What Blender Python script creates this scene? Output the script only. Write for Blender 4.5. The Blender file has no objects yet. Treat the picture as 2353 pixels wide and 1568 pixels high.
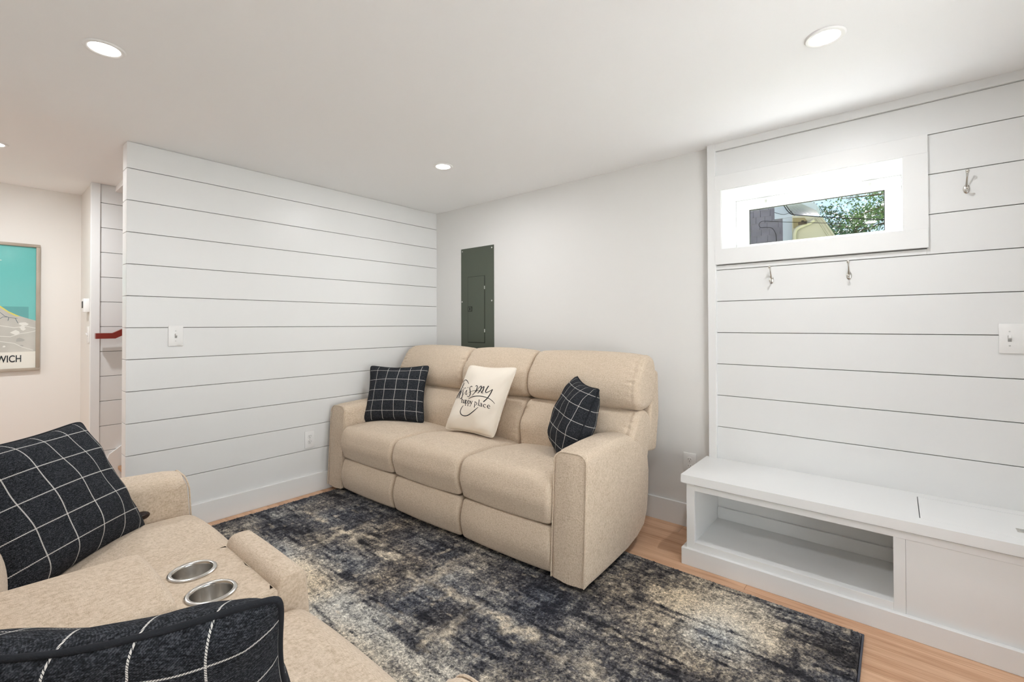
import bpy, bmesh, math, random
import numpy as np
from mathutils import Vector, Matrix, Euler
random.seed(7)
np.random.seed(7)
S = bpy.context.scene
COL = S.collection
R = math.radians

# ------------------------------------------------------------------ camera
F_PX, PP_Y = 1045.9, 735.8
YAW, PIT, ROL = 0.7011, 0.0093, -0.0029
CAM = Vector((3.3159, -2.8268, 1.2391))
_fw = Vector((-math.sin(YAW) * math.cos(PIT), math.cos(YAW) * math.cos(PIT), math.sin(PIT)))
_r0 = Vector((math.cos(YAW), math.sin(YAW), 0))
_u0 = _r0.cross(_fw)
_r = _r0 * math.cos(ROL) + _u0 * math.sin(ROL)
_u = _r.cross(_fw)
cd = bpy.data.cameras.new('camera')
cam = bpy.data.objects.new('camera', cd)
COL.objects.link(cam)
m = Matrix((_r, _u, -_fw)).transposed().to_4x4()
m.translation = CAM
cam.matrix_world = m
cd.sensor_fit = 'HORIZONTAL'
cd.sensor_width = 36
cd.lens = F_PX / 2353 * 36
cd.shift_y = -(784 - PP_Y) / 2353
cd.clip_start = 0.02
cd.clip_end = 500
S.camera = cam


def on_y(px, py, Y):
    """point on the plane y = Y seen at photo pixel px, py"""
    d = _fw + _r * ((px - 1176.5) / F_PX) - _u * ((py - PP_Y) / F_PX)
    t = (Y - CAM.y) / d.y
    return CAM + d * t


# ------------------------------------------------------------------ world, sun, exposure
w = bpy.data.worlds.new('sky')
S.world = w
w.use_nodes = True
nt = w.node_tree
nt.nodes.clear()
sky = nt.nodes.new('ShaderNodeTexSky')
sky.sky_type = 'NISHITA'
sky.sun_disc = False
sky.sun_elevation = R(39)
sky.sun_rotation = R(-24)
sky.air_density = 1.0
sky.dust_density = 0.4
sky.ozone_density = 1.5
bg = nt.nodes.new('ShaderNodeBackground')
bg.inputs['Strength'].default_value = 0.13
out = nt.nodes.new('ShaderNodeOutputWorld')
nt.links.new(sky.outputs[0], bg.inputs[0])
nt.links.new(bg.outputs[0], out.inputs[0])

sd = bpy.data.lights.new('sun', 'SUN')
sd.energy = 46
sd.angle = R(0.5)
sd.color = (0.99, 0.985, 1.0)
sun = bpy.data.objects.new('sun', sd)
COL.objects.link(sun)
_az, _el = R(-24), R(39)          # the sun stands beyond the window wall
_to = Vector((math.sin(_az) * math.cos(_el), math.cos(_az) * math.cos(_el), math.sin(_el)))
sun.rotation_euler = _to.to_track_quat('Z', 'Y').to_euler()
sun.location = _to * 30

S.view_settings.view_transform = 'Standard'
S.view_settings.look = 'None'
S.view_settings.gamma = 1
S.view_settings.use_curve_mapping = False
S.view_settings.exposure = 0.26
LAMP_W = 2.6
LAMP_COL = (0.975, 0.985, 1.0)
try:
    S.cycles.max_bounces = 14
    S.cycles.diffuse_bounces = 8
    S.cycles.transparent_max_bounces = 16
except Exception:
    pass

# ------------------------------------------------------------------ material helpers


def new_mat(name):
    mt = bpy.data.materials.new(name)
    mt.use_nodes = True
    n = mt.node_tree.nodes
    return mt, n, mt.node_tree.links, n['Principled BSDF']


def paint(name, col, rough=0.5, bump=0.0, bscale=300, spec=0.4, metal=0.0, var=0.0):
    mt, n, l, b = new_mat(name)
    b.inputs['Base Color'].default_value = (*col, 1)
    b.inputs['Roughness'].default_value = rough
    b.inputs['Metallic'].default_value = metal
    b.inputs['Specular IOR Level'].default_value = spec
    if bump or var:
        tc = n.new('ShaderNodeTexCoord')
        nz = n.new('ShaderNodeTexNoise')
        nz.inputs['Scale'].default_value = bscale
        nz.inputs['Detail'].default_value = 3
        l.new(tc.outputs['Object'], nz.inputs['Vector'])
        if bump:
            bp = n.new('ShaderNodeBump')
            bp.inputs['Strength'].default_value = bump
            bp.inputs['Distance'].default_value = 0.002
            l.new(nz.outputs[0], bp.inputs['Height'])
            l.new(bp.outputs[0], b.inputs['Normal'])
        if var:
            nz2 = n.new('ShaderNodeTexNoise')
            nz2.inputs['Scale'].default_value = 6
            l.new(tc.outputs['Object'], nz2.inputs['Vector'])
            mx = n.new('ShaderNodeMix')
            mx.data_type = 'RGBA'
            mx.inputs[6].default_value = (*[c * (1 - var) for c in col], 1)
            mx.inputs[7].default_value = (*[min(1, c * (1 + var)) for c in col], 1)
            l.new(nz2.outputs[0], mx.inputs[0])
            l.new(mx.outputs[2], b.inputs['Base Color'])
    return mt


def ramp(n, stops):
    r = n.new('ShaderNodeValToRGB')
    e = r.color_ramp.elements
    while len(e) > 1:
        e.remove(e[-1])
    e[0].position = stops[0][0]
    e[0].color = (*stops[0][1], 1)
    for p, c in stops[1:]:
        k = e.new(p)
        k.color = (*c, 1)
    return r


def streak(n, l, src, scale, detail=2):
    mp = n.new('ShaderNodeMapping')
    mp.inputs['Scale'].default_value = scale
    l.new(src, mp.inputs['Vector'])
    nz = n.new('ShaderNodeTexNoise')
    nz.inputs['Scale'].default_value = 1
    nz.inputs['Detail'].default_value = detail
    l.new(mp.outputs[0], nz.inputs['Vector'])
    return nz.outputs[0]


def math_n(n, l, op, a, b=None):
    k = n.new('ShaderNodeMath')
    k.operation = op
    for i, v in enumerate((a, b)):
        if v is None:
            continue
        if isinstance(v, (int, float)):
            k.inputs[i].default_value = v
        else:
            l.new(v, k.inputs[i])
    return k.outputs[0]


def tweed():
    mt, n, l, b = new_mat('beige_tweed')
    tc = n.new('ShaderNodeTexCoord').outputs['Object']
    a = streak(n, l, tc, (95, 95, 1300))
    c = streak(n, l, tc, (1100, 130, 130))
    d = streak(n, l, tc, (130, 1100, 130))
    s = math_n(n, l, 'ADD', a, c)
    s = math_n(n, l, 'ADD', s, d)
    s = math_n(n, l, 'MULTIPLY', s, 1 / 3)
    sl = streak(n, l, tc, (22, 22, 420), 2)
    sl2 = streak(n, l, tc, (420, 30, 30), 2)
    s2 = math_n(n, l, 'ADD', s, math_n(n, l, 'MULTIPLY', math_n(n, l, 'SUBTRACT', math_n(n, l, 'ADD', sl, sl2), 1.0), 0.10))
    r = ramp(n, [(0.30, (0.34, 0.262, 0.18)), (0.42, (0.48, 0.382, 0.278)), (0.50, (0.58, 0.475, 0.365)), (0.60, (0.665, 0.56, 0.445)), (0.70, (0.76, 0.66, 0.545))])
    l.new(s2, r.inputs[0])
    l.new(r.outputs[0], b.inputs['Base Color'])
    b.inputs['Roughness'].default_value = 0.95
    b.inputs['Specular IOR Level'].default_value = 0.1
    b.inputs['Sheen Weight'].default_value = 0.15
    bp = n.new('ShaderNodeBump')
    bp.inputs['Strength'].default_value = 0.35
    bp.inputs['Distance'].default_value = 0.002
    l.new(s, bp.inputs['Height'])
    l.new(bp.outputs[0], b.inputs['Normal'])
    return mt


def plaid(name, n_line=5.6, off=0.5):
    mt, n, l, b = new_mat(name)
    uv = n.new('ShaderNodeUVMap').outputs[0]
    tc = n.new('ShaderNodeTexCoord').outputs['Object']
    sp = n.new('ShaderNodeSeparateXYZ')
    l.new(uv, sp.inputs[0])
    ln = []
    for i in (0, 1):
        q = math_n(n, l, 'MULTIPLY', sp.outputs[i], n_line)
        q = math_n(n, l, 'ADD', q, off)
        q = math_n(n, l, 'FRACT', q)
        q = math_n(n, l, 'SUBTRACT', q, 0.5)
        q = math_n(n, l, 'ABSOLUTE', q)
        q = math_n(n, l, 'LESS_THAN', q, 0.018)
        # twisted yarn: the line is broken up by diagonal gaps
        t = math_n(n, l, 'ADD', math_n(n, l, 'MULTIPLY', sp.outputs[0], 120), math_n(n, l, 'MULTIPLY', sp.outputs[1], 120 if i else -120))
        t = math_n(n, l, 'GREATER_THAN', math_n(n, l, 'FRACT', t), 0.28)
        ln.append(math_n(n, l, 'MULTIPLY', q, t))
    k = math_n(n, l, 'MAXIMUM', ln[0], ln[1])
    tw = math_n(n, l, 'FRACT', math_n(n, l, 'MULTIPLY', math_n(n, l, 'ADD', sp.outputs[0], sp.outputs[1]), 120))
    nz = streak(n, l, tc, (420, 420, 420), 3)
    nz2 = streak(n, l, tc, (120, 120, 700), 2)
    mixn = math_n(n, l, 'ADD', math_n(n, l, 'MULTIPLY', nz, 0.55), math_n(n, l, 'MULTIPLY', nz2, 0.45))
    mixn = math_n(n, l, 'ADD', mixn, math_n(n, l, 'MULTIPLY', math_n(n, l, 'SUBTRACT', tw, 0.5), 0.10))
    r = ramp(n, [(0.34, (0.006, 0.0065, 0.008)), (0.5, (0.020, 0.022, 0.026)), (0.64, (0.070, 0.076, 0.088))])
    l.new(mixn, r.inputs[0])
    mx = n.new('ShaderNodeMix')
    mx.data_type = 'RGBA'
    l.new(k, mx.inputs[0])
    l.new(r.outputs[0], mx.inputs[6])
    mx.inputs[7].default_value = (0.62, 0.61, 0.58, 1)
    l.new(mx.outputs[2], b.inputs['Base Color'])
    b.inputs['Roughness'].default_value = 0.95
    b.inputs['Specular IOR Level'].default_value = 0.1
    bp = n.new('ShaderNodeBump')
    bp.inputs['Strength'].default_value = 0.4
    bp.inputs['Distance'].default_value = 0.0015
    l.new(mixn, bp.inputs['Height'])
    l.new(bp.outputs[0], b.inputs['Normal'])
    return mt


def wood():
    mt, n, l, b = new_mat('oak_floor')
    tc = n.new('ShaderNodeTexCoord').outputs['Object']
    oi = n.new('ShaderNodeObjectInfo').outputs['Random']
    off = n.new('ShaderNodeCombineXYZ')
    l.new(math_n(n, l, 'MULTIPLY', oi, 37.0), off.inputs[0])
    l.new(math_n(n, l, 'MULTIPLY', oi, 11.0), off.inputs[1])
    va = n.new('ShaderNodeVectorMath')
    va.operation = 'ADD'
    l.new(tc, va.inputs[0])
    l.new(off.outputs[0], va.inputs[1])
    a = streak(n, l, va.outputs[0], (1.6, 26, 26), 5)
    c = streak(n, l, va.outputs[0], (6, 150, 150), 3)
    s = math_n(n, l, 'ADD', math_n(n, l, 'MULTIPLY', a, 0.65), math_n(n, l, 'MULTIPLY', c, 0.35))
    s = math_n(n, l, 'ADD', s, math_n(n, l, 'MULTIPLY', math_n(n, l, 'SUBTRACT', oi, 0.5), 0.10))
    r = ramp(n, [(0.30, (0.36, 0.185, 0.095)), (0.45, (0.56, 0.33, 0.20)), (0.58, (0.66, 0.42, 0.27)), (0.75, (0.74, 0.51, 0.345))])
    l.new(s, r.inputs[0])
    l.new(r.outputs[0], b.inputs['Base Color'])
    b.inputs['Roughness'].default_value = 0.42
    b.inputs['Specular IOR Level'].default_value = 0.35
    bp = n.new('ShaderNodeBump')
    bp.inputs['Strength'].default_value = 0.08
    bp.inputs['Distance'].default_value = 0.001
    l.new(c, bp.inputs['Height'])
    l.new(bp.outputs[0], b.inputs['Normal'])
    return mt


def brushed():
    mt, n, l, b = new_mat('brushed_steel')
    b.inputs['Base Color'].default_value = (0.60, 0.58, 0.55, 1)
    b.inputs['Metallic'].default_value = 1
    b.inputs['Roughness'].default_value = 0.26
    return mt


def glass_pane(name='clear_pane', f0=0.035, f1=0.96, rough=0.02):
    mt = bpy.data.materials.new(name)
    mt.use_nodes = True
    n, l = mt.node_tree.nodes, mt.node_tree.links
    n.clear()
    o = n.new('ShaderNodeOutputMaterial')
    # reflectance of a thin pane by angle, the same from both sides
    ge = n.new('ShaderNodeNewGeometry')
    dt = n.new('ShaderNodeVectorMath')
    dt.operation = 'DOT_PRODUCT'
    l.new(ge.outputs['Incoming'], dt.inputs[0])
    l.new(ge.outputs['Normal'], dt.inputs[1])
    cs = math_n(n, l, 'ABSOLUTE', dt.outputs['Value'])
    k = math_n(n, l, 'POWER', math_n(n, l, 'SUBTRACT', 1.0, cs), 5.0)
    fr = math_n(n, l, 'ADD', math_n(n, l, 'MULTIPLY', k, f1), f0)
    tr = n.new('ShaderNodeBsdfTransparent')
    tr.inputs[0].default_value = (0.97, 0.985, 0.98, 1)
    gl = n.new('ShaderNodeBsdfGlossy')
    gl.inputs['Roughness'].default_value = rough
    mx = n.new('ShaderNodeMixShader')
    l.new(fr, mx.inputs[0])
    l.new(tr.outputs[0], mx.inputs[1])
    l.new(gl.outputs[0], mx.inputs[2])
    l.new(mx.outputs[0], o.inputs[0])
    return mt


def emit(name, col, s):
    mt = bpy.data.materials.new(name)
    mt.use_nodes = True
    n, l = mt.node_tree.nodes, mt.node_tree.links
    n.clear()
    o = n.new('ShaderNodeOutputMaterial')
    e = n.new('ShaderNodeEmission')
    e.inputs[0].default_value = (*col, 1)
    e.inputs[1].default_value = s
    l.new(e.outputs[0], o.inputs[0])
    return mt


def rug_mat():
    mt, n, l, b = new_mat('distressed_rug_pile')
    at = n.new('ShaderNodeAttribute')
    at.attribute_name = 'pattern'
    tc = n.new('ShaderNodeTexCoord').outputs['Object']
    a = streak(n, l, tc, (330, 330, 330), 3)
    c = streak(n, l, tc, (90, 130, 90), 3)
    k = math_n(n, l, 'ADD', math_n(n, l, 'MULTIPLY', a, 0.6), math_n(n, l, 'MULTIPLY', c, 0.4))
    k = math_n(n, l, 'MULTIPLY', math_n(n, l, 'SUBTRACT', k, 0.5), 5.0)
    k = math_n(n, l, 'ADD', k, 1.0)
    k = math_n(n, l, 'MAXIMUM', k, 0.15)
    vm = n.new('ShaderNodeVectorMath')
    vm.operation = 'SCALE'
    l.new(at.outputs['Color'], vm.inputs[0])
    l.new(k, vm.inputs['Scale'])
    l.new(vm.outputs[0], b.inputs['Base Color'])
    b.inputs['Roughness'].default_value = 1
    b.inputs['Specular IOR Level'].default_value = 0.05
    b.inputs['Sheen Weight'].default_value = 0.1
    return mt


M = dict(
    wall=paint('wall_paint', (0.70, 0.695, 0.68), 0.55, 0.05, 220),
    hall=paint('hall_wall_paint', (0.74, 0.72, 0.685), 0.6, 0.05, 220),
    ceil=paint('ceiling_paint', (0.89, 0.895, 0.90), 0.7, 0.05, 200),
    ship=paint('shiplap_paint', (0.72, 0.725, 0.72), 0.34, 0.02, 60),
    gap=paint('shiplap_gap', (0.22, 0.21, 0.20), 0.8),
    trim=paint('trim_paint', (0.74, 0.745, 0.74), 0.45, 0.01, 40),
    bench=paint('bench_paint', (0.74, 0.745, 0.74), 0.32, 0.015, 50),
    vinyl=paint('window_vinyl', (0.86, 0.86, 0.86), 0.35),
    gasket=paint('glazing_gasket', (0.03, 0.03, 0.03), 0.6),
    plate=paint('white_plastic', (0.77, 0.77, 0.76), 0.28),
    grey_slot=paint('toggle_slot_grey', (0.30, 0.30, 0.29), 0.6),
    slot=paint('dark_slot', (0.02, 0.02, 0.02), 0.6),
    screw=paint('screw_metal', (0.55, 0.55, 0.53), 0.35, metal=1.0),
    green=paint('grey_green_enamel', (0.075, 0.088, 0.066), 0.42, 0.03, 500),
    green_gap=paint('panel_gap', (0.012, 0.013, 0.011), 0.7),
    nickel=paint('satin_nickel', (0.62, 0.60, 0.56), 0.22, metal=1.0),
    steel=brushed(),
    tweed=tweed(),
    under=paint('black_underside', (0.012, 0.012, 0.012), 0.9),
    plaid=plaid('windowpane_plaid'),
    cord=paint('plaid_piping', (0.022, 0.024, 0.028), 0.95, 0.5, 700, 0.1),
    cream=paint('cream_canvas', (0.80, 0.735, 0.64), 0.9, 0.25, 900, 0.1),
    ink=paint('black_print', (0.012, 0.014, 0.018), 0.8),
    oak=wood(),
    gapwood=paint('floor_gap', (0.14, 0.075, 0.04), 0.8),
    lever=paint('dark_brown_lever', (0.018, 0.008, 0.006), 0.18),
    rug=rug_mat(),
    rugback=paint('rug_binding', (0.09, 0.095, 0.12), 0.95),
    redwood=paint('red_stained_rail', (0.20, 0.018, 0.010), 0.3),
    frame=paint('driftwood_frame', (0.36, 0.31, 0.25), 0.45, 0.2, 120, var=0.25),
    pane=glass_pane(),
    pane_matte=glass_pane('non_glare_pane', 0.006, 0.5, 0.12),
    lens=emit('lamp_lens_glow', (1.0, 0.97, 0.93), 9.0),
    lamp_trim=paint('lamp_trim', (0.85, 0.85, 0.84), 0.4),
    paper=paint('poster_paper', (0.82, 0.76, 0.70), 0.6),
    sea=paint('poster_sea', (0.13, 0.47, 0.45), 0.6),
    teal_dark=paint('poster_teal_dark', (0.085, 0.33, 0.325), 0.6),
    land=paint('poster_land', (0.52, 0.48, 0.44), 0.6, var=0.35),
    land_dark=paint('poster_land_dark', (0.40, 0.37, 0.345), 0.6),
    beach=paint('poster_beach', (0.66, 0.56, 0.12), 0.6),
    river=paint('poster_river', (0.10, 0.13, 0.16), 0.6),
    road=paint('poster_road', (0.74, 0.70, 0.66), 0.6),
    shingle=paint('weathered_shingle', (0.20, 0.18, 0.225), 0.85, 0.5, 90, 0.2, var=0.3),
    ext_white=paint('exterior_white', (0.50, 0.53, 0.62), 0.6),
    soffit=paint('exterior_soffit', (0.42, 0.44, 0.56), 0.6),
    ext_cream=paint('exterior_cream', (0.47, 0.42, 0.33), 0.6),
    ext_cream_shade=paint('exterior_cream_shade', (0.27, 0.205, 0.10), 0.7),
    roof=paint('asphalt_roof', (0.05, 0.055, 0.05), 0.9),
    wire=paint('black_cable', (0.008, 0.008, 0.009), 0.9, spec=0.0),
    box=paint('brown_box', (0.06, 0.035, 0.018), 0.6),
    leaf=paint('tree_leaf', (0.055, 0.115, 0.028), 0.5, var=0.4),
    leaf2=paint('tree_leaf_cool', (0.035, 0.085, 0.045), 0.5, var=0.4),
    bark=paint('bark', (0.07, 0.05, 0.035), 0.9),
    grass=paint('lawn', (0.20, 0.24, 0.12), 0.9, var=0.3),
    stucco=paint('outside_foundation', (0.55, 0.53, 0.5), 0.8),
    bounce_patio=paint('pale_bounce_patio', (0.74, 0.735, 0.72), 0.8, var=0.05),
    bounce_wall=paint('pale_bounce_wall', (0.82, 0.815, 0.80), 0.8),
    bounce_rear=paint('grey_bounce_wall', (0.14, 0.14, 0.135), 0.9),  # grey of the added bounce wall beyond the rear door
    tread=paint('stair_tread', (0.42, 0.24, 0.13), 0.4),
    black_plastic=paint('black_plastic', (0.02, 0.02, 0.02), 0.4),
)

# ------------------------------------------------------------------ object helpers
OFF = {}


def tag(o, label=None, cat=None, group=None, kind=None):
    if label:
        o['label'] = label
    if cat:
        o['category'] = cat
    if group:
        o['group'] = group
    if kind:
        o['kind'] = kind
    return o


def thing(name, label, cat, loc=(0, 0, 0), rot=(0, 0, 0), group=None, local=False):
    """Empty at a thing's base. local: parts are given in its own frame, else in world coordinates"""
    o = bpy.data.objects.new(name, None)
    o.empty_display_size = 0.05
    o.location = loc
    o.rotation_euler = rot
    COL.objects.link(o)
    OFF[o.name] = None if local else Vector(loc)
    return tag(o, label, cat, group)


def obj(name, verts, faces, mat, parent=None, smooth=False, angle=40, uvs=None, origin=None):
    off = None
    if parent is not None:
        off = OFF.get(parent.name)
    elif origin is not None:
        off = Vector(origin)
    vs = [tuple(v) for v in verts]
    if off is not None:
        vs = [(v[0] - off.x, v[1] - off.y, v[2] - off.z) for v in vs]
    me = bpy.data.meshes.new(name)
    me.from_pydata(vs, [], faces)
    if uvs is not None:
        ul = me.uv_layers.new(name='UVMap')
        for p in me.polygons:
            for li, vi in zip(p.loop_indices, p.vertices):
                ul.data[li].uv = uvs[vi]
    me.materials.append(mat)
    if smooth:
        for p in me.polygons:
            p.use_smooth = True
        if angle < 180:
            me.set_sharp_from_angle(angle=R(angle))
    o = bpy.data.objects.new(name, me)
    COL.objects.link(o)
    if parent is not None:
        o.parent = parent
        OFF[o.name] = off
    elif origin is not None:
        o.location = origin
        OFF[o.name] = off
    return o


def bm_obj(name, bm, mat, parent=None, smooth=False, angle=40, origin=None):
    bmesh.ops.recalc_face_normals(bm, faces=bm.faces)
    vs = [v.co.copy() for v in bm.verts]
    bm.verts.index_update()
    fs = [[v.index for v in f.verts] for f in bm.faces]
    bm.free()
    return obj(name, vs, fs, mat, parent, smooth, angle, origin=origin)


def box_bm(x0, x1, y0, y1, z0, z1, bev=0.0, seg=1, bm=None):
    own = bm is None
    b2 = bmesh.new()
    vs = [b2.verts.new((x, y, z)) for x in (x0, x1) for y in (y0, y1) for z in (z0, z1)]
    for q in ((0, 1, 3, 2), (4, 6, 7, 5), (0, 4, 5, 1), (2, 3, 7, 6), (0, 2, 6, 4), (1, 5, 7, 3)):
        b2.faces.new([vs[i] for i in q])
    bmesh.ops.recalc_face_normals(b2, faces=b2.faces)
    if bev:
        bmesh.ops.bevel(b2, geom=list(b2.edges), offset=bev, segments=seg, affect='EDGES', profile=0.5)
    if own:
        return b2
    me = bpy.data.meshes.new('tmp')
    b2.to_mesh(me)
    b2.free()
    bm.from_mesh(me)
    bpy.data.meshes.remove(me)
    return bm


def box(name, x0, x1, y0, y1, z0, z1, mat, parent=None, bev=0.0, seg=1, origin=None):
    return bm_obj(name, box_bm(x0, x1, y0, y1, z0, z1, bev, seg), mat, parent, smooth=bev > 0 and seg > 1, origin=origin)


def prism(name, poly, y0, y1, mat, parent=None, axis='y', origin=None):
    """polygon of (a, b) extruded: axis y -> (x, z); axis x -> (y, z); axis z -> (x, y)"""
    def at(p, t):
        return {'y': (p[0], t, p[1]), 'x': (t, p[0], p[1]), 'z': (p[0], p[1], t)}[axis]
    n = len(poly)
    vs = [at(p, y0) for p in poly] + [at(p, y1) for p in poly]
    fs = [list(range(n)), list(range(2 * n - 1, n - 1, -1))]
    fs += [[i, (i + 1) % n, n + (i + 1) % n, n + i] for i in range(n)]
    bm = bmesh.new()
    bv = [bm.verts.new(v) for v in vs]
    for f in fs:
        bm.faces.new([bv[i] for i in f])
    return bm_obj(name, bm, mat, parent, origin=origin)


def tube_geo(pts, rad, seg=10, closed=False, cap=True):
    pts = [Vector(p) for p in pts]
    n = len(pts)
    rads = rad if isinstance(rad, (list, tuple)) else [rad] * n
    vs, fs = [], []
    nrm = None
    for i, p in enumerate(pts):
        if closed:
            t = (pts[(i + 1) % n] - pts[i - 1]).normalized()
        else:
            t = (pts[min(i + 1, n - 1)] - pts[max(i - 1, 0)]).normalized()
        if nrm is None:
            a = Vector((0, 0, 1)) if abs(t.z) < 0.9 else Vector((1, 0, 0))
            nrm = (a - t * a.dot(t)).normalized()
        else:
            nrm = (nrm - t * nrm.dot(t)).normalized()
        bn = t.cross(nrm)
        for k in range(seg):
            a = 2 * math.pi * k / seg
            vs.append(p + (nrm * math.cos(a) + bn * math.sin(a)) * rads[i])
    for i in range(n if closed else n - 1):
        j = (i + 1) % n
        for k in range(seg):
            k2 = (k + 1) % seg
            fs.append([i * seg + k, i * seg + k2, j * seg + k2, j * seg + k])
    if cap and not closed:
        fs.append(list(range(seg - 1, -1, -1)))
        fs.append([(n - 1) * seg + k for k in range(seg)])
    return vs, fs


def tube(name, pts, rad, mat, parent=None, seg=10, closed=False, origin=None):
    v, f = tube_geo(pts, rad, seg, closed)
    return obj(name, v, f, mat, parent, smooth=True, angle=50, origin=origin)


def lathe(name, prof, centre, mat, parent=None, seg=28, axis='z', smooth=True, angle=40, cap_end=True):
    """profile of (radius, height) turned about an axis through centre"""
    vs, fs = [], []
    c = Vector(centre)
    for r_, h in prof:
        for k in range(seg):
            a = 2 * math.pi * k / seg
            p = (r_ * math.cos(a), r_ * math.sin(a), h)
            if axis == 'y':
                p = (p[0], h, p[1])
            elif axis == 'x':
                p = (h, p[0], p[1])
            vs.append(c + Vector(p))
    n = len(prof)
    for i in range(n - 1):
        for k in range(seg):
            k2 = (k + 1) % seg
            fs.append([i * seg + k, i * seg + k2, (i + 1) * seg + k2, (i + 1) * seg + k])
    if prof[0][0] > 1e-5:
        fs.append([k for k in range(seg)][::-1])
    if cap_end and prof[-1][0] > 1e-5:
        fs.append([(n - 1) * seg + k for k in range(seg)])
    bm = bmesh.new()
    bv = [bm.verts.new(v) for v in vs]
    for f in fs:
        bm.faces.new([bv[i] for i in f])
    bmesh.ops.remove_doubles(bm, verts=bm.verts, dist=1e-6)
    return bm_obj(name, bm, mat, parent, smooth=smooth, angle=angle)


def ellipsoid(name, c, r, mat, parent=None, su=16, sv=10):
    bm = bmesh.new()
    bmesh.ops.create_uvsphere(bm, u_segments=su, v_segments=sv, radius=1)
    for v in bm.verts:
        v.co = Vector((c[0] + v.co.x * r[0], c[1] + v.co.y * r[1], c[2] + v.co.z * r[2]))
    return bm_obj(name, bm, mat, parent, smooth=True, angle=180)


def roundpoly(pts, seg=6):
    """closed polygon of (a, b, radius) -> points with rounded corners"""
    o = []
    n = len(pts)
    for i in range(n):
        p = Vector(pts[i][:2])
        r_ = pts[i][2] if len(pts[i]) > 2 else 0
        if r_ <= 0:
            o.append(tuple(p))
            continue
        a = (Vector(pts[i - 1][:2]) - p)
        b = (Vector(pts[(i + 1) % n][:2]) - p)
        la, lb = a.length, b.length
        a.normalize()
        b.normalize()
        ang = a.angle(b)
        d = min(r_ / math.tan(ang / 2), la * 0.49, lb * 0.49)
        p0, p1 = p + a * d, p + b * d
        for k in range(seg + 1):
            t = k / seg
            q = p0 * (1 - t) ** 2 + p * 2 * t * (1 - t) + p1 * t * t
            o.append(tuple(q))
    return o


def resample(poly, step):
    o = []
    n = len(poly)
    for i in range(n):
        a, b = Vector(poly[i]), Vector(poly[(i + 1) % n])
        k = max(1, int(round((b - a).length / step)))
        for j in range(k):
            o.append(tuple(a.lerp(b, j / k)))
    return o


def smooth_closed(pts, n):
    """closed Catmull-Rom through control points"""
    o = []
    m_ = len(pts)
    P_ = [Vector(p) for p in pts]
    for i in range(m_):
        p0, p1, p2, p3 = P_[i - 1], P_[i], P_[(i + 1) % m_], P_[(i + 2) % m_]
        for k in range(n):
            t = k / n
            q = 0.5 * ((2 * p1) + (p2 - p0) * t + (2 * p0 - 5 * p1 + 4 * p2 - p3) * t * t + (3 * p1 - p0 - 3 * p2 + p3) * t ** 3)
            o.append(tuple(q))
    return o


def inflate(prof, x0, x1, r_, crown=0.0, nx=16, m_=5, deform=None, rw=None):
    """profile of (y, z) swept along x with rounded ends (radius r_, scaled per point by rw) and a bulge"""
    P_ = [Vector(p) for p in prof]
    n = len(P_)
    area = sum(P_[i].x * P_[(i + 1) % n].y - P_[(i + 1) % n].x * P_[i].y for i in range(n))
    if area < 0:
        P_.reverse()
    N = []
    for i in range(n):
        t = P_[(i + 1) % n] - P_[i - 1]
        t.normalize()
        N.append(Vector((t.y, -t.x)))      # outward for ccw
    st = []
    for k in range(m_):
        th = k / m_ * math.pi / 2
        st.append((x0 + r_ * (1 - math.cos(th)), r_ * (1 - math.sin(th)), 0))
    for k in range(nx + 1):
        t = k / nx
        u = 2 * t - 1
        st.append((x0 + r_ + (x1 - x0 - 2 * r_) * t, 0, crown * (1 - abs(u) ** 2.4)))
    for k in range(m_ - 1, -1, -1):
        th = k / m_ * math.pi / 2
        st.append((x1 - r_ * (1 - math.cos(th)), r_ * (1 - math.sin(th)), 0))
    vs, fs = [], []
    for x, ins, cr in st:
        for i in range(n):
            wgt = rw(P_[i]) if rw else 1.0
            q = P_[i] + N[i] * (cr - ins * wgt)
            v = Vector((x, q.x, q.y))
            if deform:
                v = deform(v)
            vs.append(v)
    L = len(st)
    for s in range(L - 1):
        for i in range(n):
            j = (i + 1) % n
            fs.append([s * n + i, (s + 1) * n + i, (s + 1) * n + j, s * n + j])
    fs.append(list(range(n)))
    fs.append([(L - 1) * n + i for i in range(n)][::-1])
    bm = bmesh.new()
    bv = [bm.verts.new(v) for v in vs]
    for f in fs:
        bm.faces.new([bv[i] for i in f])
    return bm


def dup(root):
    r2 = root.copy()
    COL.objects.link(r2)
    OFF[r2.name] = OFF.get(root.name)
    for ch in list(root.children):
        c = ch.copy()
        COL.objects.link(c)
        c.parent = r2
        for g in list(ch.children):
            d = g.copy()
            COL.objects.link(d)
            d.parent = c
    return r2


def st_box(name, *a, **k):
    return tag(box(name, *a, **k), kind='structure')


# ------------------------------------------------------------------ the room shell
H = 2.285
XR, YB = 4.17, -3.36           # far ends of the room, behind and right of the camera
XH = -1.673                  # hall wall
YE = -2.27                   # end of the shiplap partition
BRD = 0.1815
WX0, WX1, WZ0, WZ1 = 2.552, 3.343, 1.670, 2.007   # window opening

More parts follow.
